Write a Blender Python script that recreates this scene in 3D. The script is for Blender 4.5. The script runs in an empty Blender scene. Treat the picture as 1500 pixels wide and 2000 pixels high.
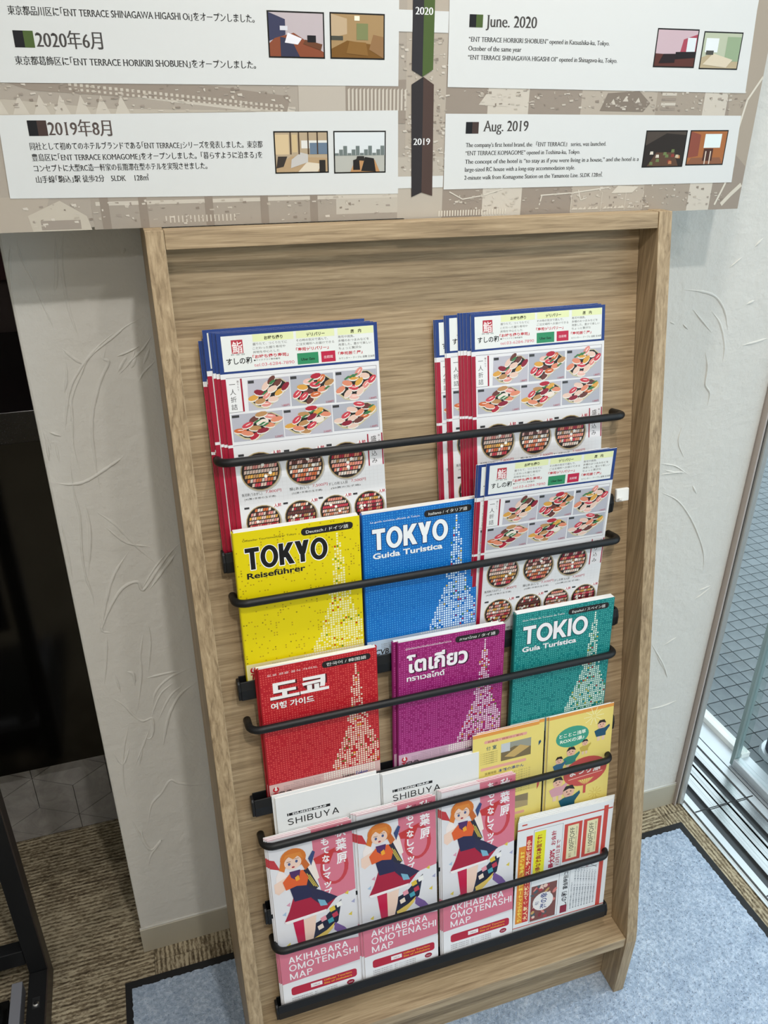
import bpy, math, random
from mathutils import Vector, Matrix
import numpy as np

S = bpy.context.scene
COL = S.collection

# ---------------------------------------------------------------- camera (photo frame 1500 x 2000)
YAW, PITCH, ROLL, FPX = 0.3185, 0.4741, 0.0055, 1554.7
CAM = np.array([-0.0379, -1.1665, 1.5828])
_f = np.array([math.sin(YAW)*math.cos(PITCH), math.cos(YAW)*math.cos(PITCH), -math.sin(PITCH)])
_r = np.array([math.cos(YAW), -math.sin(YAW), 0.0])
_u = np.cross(_r, _f)
R_ = math.cos(ROLL)*_r + math.sin(ROLL)*_u
U_ = -math.sin(ROLL)*_r + math.cos(ROLL)*_u
cd = bpy.data.cameras.new('camera'); cam = bpy.data.objects.new('camera', cd); COL.objects.link(cam)
cd.sensor_fit = 'HORIZONTAL'; cd.sensor_width = 36; cd.lens = 36*FPX/1500; cd.clip_start = .02
cam.matrix_world = Matrix(((R_[0], U_[0], -_f[0], CAM[0]), (R_[1], U_[1], -_f[1], CAM[1]), (R_[2], U_[2], -_f[2], CAM[2]), (0, 0, 0, 1)))
S.camera = cam

# ---------------------------------------------------------------- world, lights, exposure
S.view_settings.view_transform = 'Standard'; S.view_settings.look = 'None'
S.view_settings.gamma = 1; S.view_settings.use_curve_mapping = False
S.view_settings.exposure = -0.46
w = bpy.data.worlds.new('overcast sky'); S.world = w; w.use_nodes = True
wn = w.node_tree; bg = wn.nodes['Background']; bg.inputs[1].default_value = 3.5
tc = wn.nodes.new('ShaderNodeTexCoord'); sx = wn.nodes.new('ShaderNodeSeparateXYZ'); rp = wn.nodes.new('ShaderNodeValToRGB')
wn.links.new(tc.outputs['Generated'], sx.inputs[0]); wn.links.new(sx.outputs[2], rp.inputs[0]); wn.links.new(rp.outputs[0], bg.inputs[0])
rp.color_ramp.elements[0].position = 0; rp.color_ramp.elements[0].color = (.62, .74, .88, 1)
rp.color_ramp.elements[1].position = .7; rp.color_ramp.elements[1].color = (.85, .93, 1, 1)
LAMPS = [((.22, -1.45, 2.6), 24, .04), ((-1.75, -1.35, 2.6), 15, .08), ((.52, -.50, 2.6), 14, .05), ((.75, -1.75, 2.6), 9, .06), ((-.5, -2.9, 2.6), 22, .12)]  # the last lamp is an added fill that lifts the ambient light
lamp_objs = []
for (p, e, sz) in LAMPS:
    l = bpy.data.lights.new('downlight', 'AREA'); l.shape = 'DISK'; l.size = sz*2; l.energy = e; l.color = (1, .965, .915)
    o = bpy.data.objects.new('downlight', l); COL.objects.link(o); o.location = p; lamp_objs.append(o)
    o['kind'] = 'structure'

# ---------------------------------------------------------------- helpers
def lin(c):
    if isinstance(c, str): c = tuple(int(c[i:i+2], 16) for i in (0, 2, 4))
    return tuple((v/255/12.92 if v/255 <= .04045 else ((v/255+.055)/1.055)**2.4) for v in c)

def ray(x, y): return _f + R_*(x-750)/FPX - U_*(y-1000)/FPX
def onax(x, y, ax, val):                       # point of a plane (axis = value) that a pixel of the photo shows
    v = ray(x, y); t = (val-CAM[ax])/v[ax]; return CAM + v*t

class G:                                       # mesh collector
    def __init__(s): s.v = []; s.f = []; s.m = []
    def add(s, vs, fs, m=0):
        n = len(s.v); s.v += [tuple(v) for v in vs]; s.f += [tuple(i+n for i in f) for f in fs]; s.m += [m]*len(fs); return s
    def box(s, a, b, m=0):
        x0, y0, z0 = a; x1, y1, z1 = b
        return s.add([(x0,y0,z0),(x1,y0,z0),(x1,y1,z0),(x0,y1,z0),(x0,y0,z1),(x1,y0,z1),(x1,y1,z1),(x0,y1,z1)],
                     [(0,3,2,1),(4,5,6,7),(0,1,5,4),(1,2,6,5),(2,3,7,6),(3,0,4,7)], m)
    def prism(s, pts, vec, m=0):               # planar polygon extruded by vec
        n = len(pts); vec = np.array(vec, float); b = [tuple(np.array(p, float)+vec) for p in pts]
        return s.add(list(pts)+b, [tuple(range(n))[::-1], tuple(range(n, 2*n))]+[(i, (i+1) % n, n+(i+1) % n, n+i) for i in range(n)], m)
    def tube(s, path, r, n=10, m=0, caps=True):
        P = [np.array(p, float) for p in path]; rr = r if hasattr(r, '__len__') else [r]*len(P)
        T = []
        for i in range(len(P)):
            t = P[min(i+1, len(P)-1)]-P[max(i-1, 0)]; T.append(t/np.linalg.norm(t))
        a = np.cross(T[0], [0, 0, 1.]); a = a if np.linalg.norm(a) > .1 else np.cross(T[0], [1., 0, 0]); a /= np.linalg.norm(a)
        vs = []
        for i, p in enumerate(P):
            a = a-T[i]*(a@T[i]); a /= np.linalg.norm(a); b = np.cross(T[i], a)
            for k in range(n):
                w_ = 2*math.pi*k/n; vs.append(p+rr[i]*(math.cos(w_)*a+math.sin(w_)*b))
        fs = [(i*n+k, i*n+(k+1) % n, (i+1)*n+(k+1) % n, (i+1)*n+k) for i in range(len(P)-1) for k in range(n)]
        if caps: fs += [tuple(range(n))[::-1], tuple((len(P)-1)*n+k for k in range(n))]
        return s.add(vs, fs, m)
    def mesh(s, name, mats):
        me = bpy.data.meshes.new(name); me.from_pydata(s.v, [], s.f)
        for m in (mats if isinstance(mats, (list, tuple)) else [mats]): me.materials.append(m)
        me.polygons.foreach_set('material_index', s.m); me.update(); return me

def link(name, me, parent=None, smooth=None, bevel=0):
    o = bpy.data.objects.new(name, me); COL.objects.link(o)
    if parent is not None: o.parent = parent
    if smooth is not None:
        me.shade_smooth() if smooth else None
    if bevel:
        b = o.modifiers.new('bevel', 'BEVEL'); b.width = bevel; b.segments = 2; b.limit_method = 'ANGLE'
    return o
def tag(o, label=None, cat=None, group=None, kind=None):
    if label: o['label'] = label
    if cat: o['category'] = cat
    if group: o['group'] = group
    if kind: o['kind'] = kind
    return o
def empty(name, loc=(0, 0, 0), rz=0):
    o = bpy.data.objects.new(name, None); COL.objects.link(o); o.location = loc; o.rotation_euler[2] = rz; o.empty_display_size = .05; return o
def recalc(me):
    import bmesh
    b = bmesh.new(); b.from_mesh(me); bmesh.ops.recalc_face_normals(b, faces=b.faces); b.to_mesh(me); b.free(); return me

# ---------------------------------------------------------------- materials
def mat(name, col=(200, 200, 200), rough=.5, metal=0, spec=.5, **k):
    m = bpy.data.materials.new(name); m.use_nodes = True; b = m.node_tree.nodes['Principled BSDF']
    b.inputs['Base Color'].default_value = (*lin(col), 1); b.inputs['Roughness'].default_value = rough
    b.inputs['Metallic'].default_value = metal; b.inputs['Specular IOR Level'].default_value = spec
    for a, v in k.items(): b.inputs[a].default_value = v
    return m
def N(m, t, **k):
    n = m.node_tree.nodes.new(t)
    for a, v in k.items():
        if a.startswith('_'): setattr(n, a[1:], v)
        else: n.inputs[a].default_value = v
    return n
def L(m, a, b): m.node_tree.links.new(a, b)
def bsdf(m): return m.node_tree.nodes['Principled BSDF']
def ramp(m, fac, stops):
    r = N(m, 'ShaderNodeValToRGB'); e = r.color_ramp.elements
    while len(e) < len(stops): e.new(.5)
    for i, (p, c) in enumerate(stops): e[i].position = p; e[i].color = (*lin(c), 1)
    L(m, fac, r.inputs[0]); return r.outputs[0]
def coords(m, scale=(1, 1, 1), rot=(0, 0, 0)):
    t = N(m, 'ShaderNodeTexCoord'); mp = N(m, 'ShaderNodeMapping', Scale=scale, Rotation=rot); L(m, t.outputs['Object'], mp.inputs[0]); return mp.outputs[0]
def noise(m, vec, sc, det=4, rough=.55, dist=0):
    n = N(m, 'ShaderNodeTexNoise', Scale=sc, Detail=det, Roughness=rough, Distortion=dist); L(m, vec, n.inputs['Vector']); return n.outputs[0]
def bump(m, h, strength=.3, dist=.002):
    b = N(m, 'ShaderNodeBump', Strength=strength, Distance=dist); L(m, h, b.inputs['Height']); L(m, b.outputs[0], bsdf(m).inputs['Normal'])

def wood(name, axis, dark, mid, light):
    m = mat(name, rough=.5, spec=.35)
    sc = [9 if i == axis else 230 for i in range(3)]; v = coords(m, sc)
    n1 = noise(m, v, 1.0, 4, .65, .5)
    sc2 = [.9 if i == axis else 26 for i in range(3)]; n2 = noise(m, coords(m, sc2), 1.2, 4, .55, .8)
    mx = N(m, 'ShaderNodeMath', _operation='MULTIPLY_ADD'); mx.inputs[1].default_value = .72; L(m, n1, mx.inputs[0])
    m2 = N(m, 'ShaderNodeMath', _operation='MULTIPLY'); m2.inputs[1].default_value = .28; L(m, n2, m2.inputs[0]); L(m, m2.outputs[0], mx.inputs[2])
    L(m, ramp(m, mx.outputs[0], [(.34, dark), (.5, mid), (.66, light)]), bsdf(m).inputs['Base Color'])
    bump(m, n1, .12, .0008); return m
OAK = ((128, 108, 82), (163, 141, 110), (188, 166, 134))
M = {}
M['oak_x'] = wood('oak grain across', 0, *OAK)
M['oak_z'] = wood('oak grain upright', 2, *OAK)
M['black'] = mat('black powder coat', (20, 21, 23), .46, spec=.35)
M['plaster'] = m = mat('white trowelled plaster', (214, 212, 206), .75, spec=.25)
n = noise(m, coords(m), 60, 5, .6); n2 = noise(m, coords(m), 9, 4, .5, 1.2)
a = N(m, 'ShaderNodeMath', _operation='MULTIPLY_ADD'); a.inputs[1].default_value = .6; L(m, n, a.inputs[0]); L(m, n2, a.inputs[2]); bump(m, a.outputs[0], .6, .005)
M['baseboard'] = mat('greige baseboard', (178, 172, 156), .45)
M['whitewall'] = mat('plain off-white wall', (205, 203, 196), .8)
M['ceiling'] = mat('white ceiling', (225, 224, 220), .9)
M['darkwall'] = mat('dark brown wall', (72, 60, 58), .7)
M['gloss'] = mat('black gloss laminate', (10, 10, 9), .10, spec=.45)
M['stone'] = m = mat('black speckled stone', (22, 22, 24), .22)
L(m, ramp(m, noise(m, coords(m), 380, 2, .5), [(.62, (20, 20, 22)), (.72, (60, 60, 62))]), bsdf(m).inputs['Base Color'])
M['tile'] = m = mat('grey marbled wall tile', (150, 148, 146), .35)
L(m, ramp(m, noise(m, coords(m), 16, 6, .65, 1.5), [(.3, (132, 129, 127)), (.5, (150, 147, 144)), (.7, (166, 163, 160))]), bsdf(m).inputs['Base Color'])
M['grout'] = mat('grey grout', (92, 90, 88), .9)
M['steel'] = m = mat('brushed stainless steel', (176, 178, 180), .24, 1)
L(m, ramp(m, noise(m, coords(m, (300, 2, 300)), 1, 3), [(.3, (165, 167, 168)), (.7, (200, 201, 202))]), bsdf(m).inputs['Base Color'])
M['steel_dark'] = mat('dull dark steel', (78, 80, 82), .38, .85)
M['steel_frame'] = mat('satin steel frame', (186, 186, 183), .4, .6)
M['caulk'] = mat('taupe sealant', (176, 166, 160), .7)
M['groove'] = mat('dark groove', (28, 29, 30), .6)
M['alu'] = mat('silver aluminium', (205, 210, 214), .35, .6)
M['white'] = mat('white plastic', (236, 236, 232), .4)
M['rubber'] = mat('black rubber border', (22, 23, 26), .75)
M['paper'] = mat('white paper', (236, 236, 234), .6, spec=.3)
M['grey_plastic'] = mat('grey plastic', (120, 122, 130), .45)
M['navy'] = mat('navy fabric', (44, 48, 66), .8)
M['chrome'] = mat('polished screw', (200, 200, 200), .2, 1)
M['lit_side'] = mat('black metal side lit brown', (50, 42, 38), .4)  # black stand's side faces, light on them painted in as brown
def glass_mat(name, tint):
    m = bpy.data.materials.new(name); m.use_nodes = True; nt = m.node_tree; nt.nodes.remove(bsdf(m)); out = nt.nodes['Material Output']
    t = N(m, 'ShaderNodeBsdfTransparent', Color=(*tint, 1)); g = N(m, 'ShaderNodeBsdfGlossy', Roughness=.02); lw = N(m, 'ShaderNodeLayerWeight', Blend=.5)
    pw_ = N(m, 'ShaderNodeMath', _operation='POWER'); pw_.inputs[1].default_value = 4; L(m, lw.outputs['Facing'], pw_.inputs[0])
    fr = N(m, 'ShaderNodeMath', _operation='MULTIPLY_ADD'); fr.inputs[1].default_value = .6; fr.inputs[2].default_value = .03; L(m, pw_.outputs[0], fr.inputs[0])
    mx = N(m, 'ShaderNodeMixShader'); L(m, fr.outputs[0], mx.inputs[0]); L(m, t.outputs[0], mx.inputs[1]); L(m, g.outputs[0], mx.inputs[2]); L(m, mx.outputs[0], out.inputs[0]); return m
M['glass'] = glass_mat('clear door glass', (.90, .94, .93))
M['glassedge'] = mat('green glass edge', (132, 150, 150), .15)
def carpet():
    m = mat('striped loop carpet', rough=.95, spec=.1)
    v = coords(m, (26, 105, 1)); n1 = noise(m, v, 1.0, 5, .8, 1.2)
    n2 = noise(m, coords(m, (120, 260, 1)), 1, 3, .6)
    n3 = noise(m, coords(m), 5, 3)
    t = N(m, 'ShaderNodeTexCoord'); sp = N(m, 'ShaderNodeSeparateXYZ'); L(m, t.outputs['Object'], sp.inputs[0])
    wv = N(m, 'ShaderNodeMath', _operation='MULTIPLY'); wv.inputs[1].default_value = 2*math.pi/.0092; L(m, sp.outputs[1], wv.inputs[0])
    sn = N(m, 'ShaderNodeMath', _operation='SINE'); L(m, wv.outputs[0], sn.inputs[0])
    a = N(m, 'ShaderNodeMath', _operation='MULTIPLY_ADD'); a.inputs[1].default_value = .085; L(m, sn.outputs[0], a.inputs[0]); L(m, n1, a.inputs[2])
    b = N(m, 'ShaderNodeMath', _operation='MULTIPLY_ADD'); b.inputs[1].default_value = .5; L(m, n2, b.inputs[0]); L(m, a.outputs[0], b.inputs[2])
    c = N(m, 'ShaderNodeMath', _operation='MULTIPLY_ADD'); c.inputs[1].default_value = .3; L(m, n3, c.inputs[0]); L(m, b.outputs[0], c.inputs[2])
    L(m, ramp(m, c.outputs[0], [(.70, (80, 70, 57)), (.87, (134, 121, 99)), (1.04, (190, 178, 152))]), bsdf(m).inputs['Base Color'])
    bump(m, b.outputs[0], .8, .004); return m
M['carpet'] = carpet()
M['pile'] = m = mat('pale blue grey mat pile', rough=.95, spec=.1)
n1 = noise(m, coords(m), 130, 4, .75); n2 = noise(m, coords(m), 14, 3, .6)
a = N(m, 'ShaderNodeMath', _operation='MULTIPLY_ADD'); a.inputs[1].default_value = .35; L(m, n2, a.inputs[0]); L(m, n1, a.inputs[2])
L(m, ramp(m, a.outputs[0], [(.45, (140, 157, 180)), (.66, (166, 183, 205)), (.86, (200, 214, 232))]), bsdf(m).inputs['Base Color']); bump(m, n1, .8, .005)
M['paver'] = m = mat('grey pavement tile', (104, 110, 114), .55)
L(m, ramp(m, noise(m, coords(m), 12, 4), [(.3, (94, 100, 104)), (.7, (116, 122, 126))]), bsdf(m).inputs['Base Color'])
M['joint'] = mat('dark pavement joint', (52, 58, 62), .8)
M['print'] = m = mat('printed coated paper', rough=.42, spec=.4)
at = N(m, 'ShaderNodeAttribute', _attribute_name='ink'); L(m, at.outputs['Color'], bsdf(m).inputs['Base Color'])
M['poster_print'] = m = mat('printed matt film', rough=.6, spec=.3)
at = N(m, 'ShaderNodeAttribute', _attribute_name='ink'); L(m, at.outputs['Color'], bsdf(m).inputs['Base Color'])

# ---------------------------------------------------------------- print: coloured polygons laid on a page, in millimetres
TXT = {}
def glyphs(s, bold, serif):
    k = (s, bold, serif)
    if k in TXT: return TXT[k]
    c = bpy.data.curves.new('t', 'FONT'); c.body = s; c.resolution_u = 4; c.size = 1; c.offset = bold
    o = bpy.data.objects.new('t', c); me = bpy.data.meshes.new_from_object(o)
    V = np.array([(v.co.x, v.co.y) for v in me.vertices]); F = [tuple(p.vertices) for p in me.polygons]
    if serif and len(V):
        cnt = {}
        for f in F:
            for i in range(len(f)): cnt[(f[i], f[(i+1) % len(f)])] = 1
        nr = np.zeros_like(V)
        for (a_, b_) in cnt:
            if (b_, a_) not in cnt:
                d = V[b_]-V[a_]; l = np.hypot(*d)
                if l > 0: n_ = np.array([d[1], -d[0]])/l; nr[a_] += n_; nr[b_] += n_
        ln = np.hypot(nr[:, 0], nr[:, 1]); ln[ln == 0] = 1; nr /= ln[:, None]
        V0 = V; V = V+nr*np.array(serif); extra = []
        for (a_, b_) in cnt:                       # foot and head serifs on short horizontal stroke ends
            if (b_, a_) in cnt: continue
            pa_, pb_ = V0[a_], V0[b_]; ln_ = abs(pa_[0]-pb_[0])
            if abs(pa_[1]-pb_[1]) < .012 and .03 < ln_ < .17:
                ym = (pa_[1]+pb_[1])/2
                if abs(ym) < .012 or .45 < ym < .75:
                    d = 1 if abs(ym) < .012 else -1; xa, xb = min(pa_[0], pb_[0])-.055, max(pa_[0], pb_[0])+.055
                    extra.append((xa, xb, ym, ym+d*.032))
        VV = list(map(tuple, V))
        for xa, xb, ya, yb in extra:
            n_ = len(VV); lo, hi = min(ya, yb), max(ya, yb); VV += [(xa, lo), (xb, lo), (xb, hi), (xa, hi)]; F.append((n_, n_+1, n_+2, n_+3))
        V = np.array(VV)
    bpy.data.objects.remove(o); bpy.data.curves.remove(c); bpy.data.meshes.remove(me)
    TXT[k] = (V, F); return TXT[k]
SERIF = (.024, -.010)
class Page:
    def __init__(s, w, h, base='FFFFFF', thick=.0012, eps=.00006):
        s.w = w; s.h = h; s.v = []; s.f = []; s.c = []; s.eps = eps; s.th = thick
        W, H, T = w, h, -thick*1000
        s.v = [(0,0,0),(W,0,0),(W,H,0),(0,H,0),(0,0,T),(W,0,T),(W,H,T),(0,H,T)]
        s.f = [(0,1,2,3),(7,6,5,4),(0,4,5,1),(1,5,6,2),(2,6,7,3),(3,7,4,0)]; s.c = [lin(base)]+[lin('F0F0EE')]*5
    def poly(s, pts, col, l=1):
        n = len(s.v); s.k = (getattr(s, 'k', 0)+1) % 40; z = l*s.eps*1000+s.k*s.eps*18
        ar = sum(pts[i][0]*pts[(i+1) % len(pts)][1]-pts[(i+1) % len(pts)][0]*pts[i][1] for i in range(len(pts)))
        if ar < 0: pts = pts[::-1]
        s.v += [(x, y, z) for x, y in pts]; s.f.append(tuple(range(n, n+len(pts)))); s.c.append(lin(col)); return s
    def rect(s, x0, y0, x1, y1, col, l=1): return s.poly([(x0,y0),(x1,y0),(x1,y1),(x0,y1)], col, l)
    def frame(s, x0, y0, x1, y1, t, col, l=1):
        for a in ((x0,y0,x1,y0+t),(x0,y1-t,x1,y1),(x0,y0,x0+t,y1),(x1-t,y0,x1,y1)): s.rect(*a, col, l)
    def ell(s, cx, cy, rx, ry, col, l=1, n=14, rot=0):
        c, d = math.cos(rot), math.sin(rot)
        return s.poly([(cx+rx*math.cos(t)*c-ry*math.sin(t)*d, cy+rx*math.cos(t)*d+ry*math.sin(t)*c) for t in [2*math.pi*i/n for i in range(n)]], col, l)
    def line(s, pts, t, col, l=1):
        for (x0, y0), (x1, y1) in zip(pts, pts[1:]):
            d = math.hypot(x1-x0, y1-y0) or 1; nx, ny = -(y1-y0)/d*t/2, (x1-x0)/d*t/2
            s.poly([(x0+nx,y0+ny),(x1+nx,y1+ny),(x1-nx,y1-ny),(x0-nx,y0-ny)], col, l)
    def rrect(s, x0, y0, x1, y1, r, col, l=1):
        p = []
        for (cx, cy, a0) in ((x1-r,y1-r,0),(x0+r,y1-r,90),(x0+r,y0+r,180),(x1-r,y0+r,270)):
            p += [(cx+r*math.cos(math.radians(a0+i*30)), cy+r*math.sin(math.radians(a0+i*30))) for i in range(4)]
        return s.poly(p, col, l)
    def text(s, t, x, y, size, col, l=2, w=None, bold=0, serif=None, rot=0, align='l', slant=0):
        V, F = glyphs(t, bold, serif)
        if not len(V): return s
        x0 = V[:, 0].min(); wd = V[:, 0].max()-x0; kx = (w/wd) if w else size
        P = (V-[x0, 0])*[kx, size]
        if slant: P[:, 0] += P[:, 1]*slant
        if align == 'c': P[:, 0] -= wd*kx/2
        if align == 'r': P[:, 0] -= wd*kx
        c, d = math.cos(rot), math.sin(rot); n = len(s.v); z = l*s.eps*1000
        s.v += [(x+a*c-b*d, y+a*d+b*c, z) for a, b in P]; s.f += [tuple(i+n for i in f) for f in F]; s.c += [lin(col)]*len(F); return s
    def vtext(s, t, x, ytop, size, col, l=2, pitch=None, **k):
        for i, ch in enumerate(t): s.text(ch, x, ytop-(i+.9)*(pitch or size), size, col, l, align='c', **k)
    def word(s, t, x, y, cap, w, th, col, l=2, gap=.10, out=None, od=0):
        """grotesque capitals built from bars and arcs; th = stroke / cap height"""
        Wd = {'T': .66, 'O': .84, 'K': .72, 'Y': .70, 'I': th, 'M': .86, 'A': .74, 'P': .60, 'H': .68, 'B': .62, 'R': .64, 'E': .56, 'N': .70, 'S': .60, 'U': .66}
        tot = sum(Wd[c] for c in t)+gap*(len(t)-1); kx = w/tot
        def emit(P, dx=0, dy=0, c=col, ll=l): s.poly([(x+a*kx+dx, y+b*cap+dy) for a, b in P], c, ll)
        shapes = []; x0 = 0; hx = th*cap/kx if kx else th
        for c in t:
            W = Wd[c] if c != 'I' else hx; r = lambda a, b, c_, d: shapes.append([(x0+a, b), (x0+c_, b), (x0+c_, d), (x0+a, d)])
            pa = lambda a, b, c_, d, tw: shapes.append([(x0+a-tw/2, b), (x0+a+tw/2, b), (x0+c_+tw/2, d), (x0+c_-tw/2, d)])
            def arc(cx, cy, rx, ry, a0, a1, n=10):
                for k in range(n):
                    p = []
                    for (q_, f) in ((k, 1), (k+1, 1), (k+1, 0), (k, 0)):
                        an = math.radians(a0+(a1-a0)*q_/n); p.append((x0+cx+(rx-(0 if f else hx))*math.cos(an), cy+(ry-(0 if f else th))*math.sin(an)))
                    shapes.append(p)
            if c == 'T': r(0, 1-th, W, 1); r(W/2-hx/2, 0, W/2+hx/2, 1-th)
            elif c == 'O': arc(W/2, .5, W/2, .52, 0, 360, 28)
            elif c == 'I': r(0, 0, hx, 1)
            elif c == 'K': r(0, 0, hx, 1); pa(hx*.7, .34, W-hx*.62, 1, hx*1.25); pa(W-hx*.58, 0, hx*1.35, .58, hx*1.2)
            elif c == 'Y': r(W/2-hx/2, 0, W/2+hx/2, .44); pa(W/2-hx*.05, .38, hx*.6, 1, hx*1.15); pa(W/2+hx*.05, .38, W-hx*.6, 1, hx*1.15)
            elif c == 'A': pa(hx*.55, 0, W/2, 1, hx*1.1); pa(W-hx*.55, 0, W/2, 1, hx*1.1); r(W*.2, .24, W*.8, .24+th*.9)
            elif c == 'H': r(0, 0, hx, 1); r(W-hx, 0, W, 1); r(hx, .47, W-hx, .47+th*.9)
            elif c == 'E': r(0, 0, hx, 1); r(hx, 0, W, th*.95); r(hx, .46, W*.94, .46+th*.95); r(hx, 1-th*.95, W, 1)
            elif c == 'N': r(0, 0, hx, 1); r(W-hx, 0, W, 1); pa(W-hx*.55, 0, hx*.55, 1, hx*1.1)
            elif c == 'M': r(0, 0, hx, 1); r(W-hx, 0, W, 1); pa(W/2, .02, hx*.5, 1, hx); pa(W/2, .02, W-hx*.5, 1, hx)
            elif c == 'U': r(0, .3, hx, 1); r(W-hx, .3, W, 1); arc(W/2, .31, W/2, .33, 180, 360, 12)
            elif c in 'PRB':
                r(0, 0, hx, 1); h = .46 if c == 'B' else .42; rr = (1-h)/2+th*.25
                r(hx, 1-th*.95, W*.55, 1); r(hx, h-.0, W*.55, h+th*.95); arc(W*.55, (1+h)/2, W*.45*(.93 if c == 'B' else 1), (1-h)/2, -90, 90, 9)
                if c == 'R': pa(W-hx*.6, 0, W*.5, h+.02, hx*1.15)
                if c == 'B': r(hx, 0, W*.55, th*.95); arc(W*.55, (h+th*.95)/2, W*.45, (h+th*.95)/2, -90, 90, 9)
            elif c == 'S': arc(W/2, .745, W/2, .265, 20, 270, 12); arc(W/2, .255+th*.0, W/2, .265+th*.23, 90, -160, 12)
            x0 += W+gap
        if out:
            for k in range(8): a = k*math.pi/4; [emit(P, od*math.cos(a), od*math.sin(a)-od*.3, out, l) for P in shapes]
            l += 1
            for P in shapes: emit(P, 0, 0, col, l)
        else:
            for P in shapes: emit(P)
        return s
    def mesh(s, name, m=None, sx=1, sy=1):
        me = bpy.data.meshes.new(name); me.from_pydata([(x*sx/1000, y*sy/1000, z/1000) for x, y, z in s.v], [], s.f)
        ca = me.color_attributes.new('ink', 'FLOAT_COLOR', 'CORNER')
        cols = []
        for f, c in zip(s.f, s.c): cols += [c[0], c[1], c[2], 1.0]*len(f)
        ca.data.foreach_set('color', cols); me.materials.append(m or M['print']); me.update(); return me

# ================================================================ THE SETTING
H, T_ = 1.4482, .0221; RW = .73; FZ = .006
def front_y(z): return -(.1467+.1897*(H-z))
def back_y(z): return -(.1007+.1853*(H-z))
XA, XB = -.1757, 1.123
ROOMX0, ROOMY0, CEIL = -3.0, -3.6, 2.65

g = G().box((ROOMX0, ROOMY0, -.1), (1.14, .95, -.004)); fl = link('floor', g.mesh('floor', M['carpet']))
tag(fl, 'brown and beige striped carpet tile floor', 'floor', kind='structure')
P_ = .4074; tile_me = {}
xs = [-.158+P_*i for i in range(-5, 4)]
for i, x0 in enumerate(xs):
    for j in range(5):
        y1 = .377-P_*j; wd = min(P_, 1.14-x0)-.0012
        key = round(wd, 3)
        if key not in tile_me:
            g = G(); g.box((-wd/2, -P_/2+.0006, -.004), (wd/2, P_/2-.0006, 0)); tile_me[key] = g.mesh('carpet_tile', M['carpet'])
            g2 = G(); g2.box((-P_/2+.0006, -wd/2, -.004), (P_/2-.0006, wd/2, 0)); tile_me[(key, 'r')] = g2.mesh('carpet_tile', M['carpet'])
        along_y = (x0 > -.2 and x0 < .2) or x0 > 1.0 or (x0 > .2 and x0 < .6 and j % 2)
        o = link('carpet_tile', tile_me[(key, 'r')] if along_y else tile_me[key], fl)
        o.location = (x0+wd/2+.0006, y1-P_/2, 0); o.rotation_euler[2] = math.pi/2 if along_y else 0

wall = link('wall_back', G().box((XA, 0, 0), (XB, .12, CEIL)).mesh('wall_back', M['plaster']), bevel=.004)
tag(wall, 'white trowelled plaster wall behind the wooden rack', 'wall', kind='structure')
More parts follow.
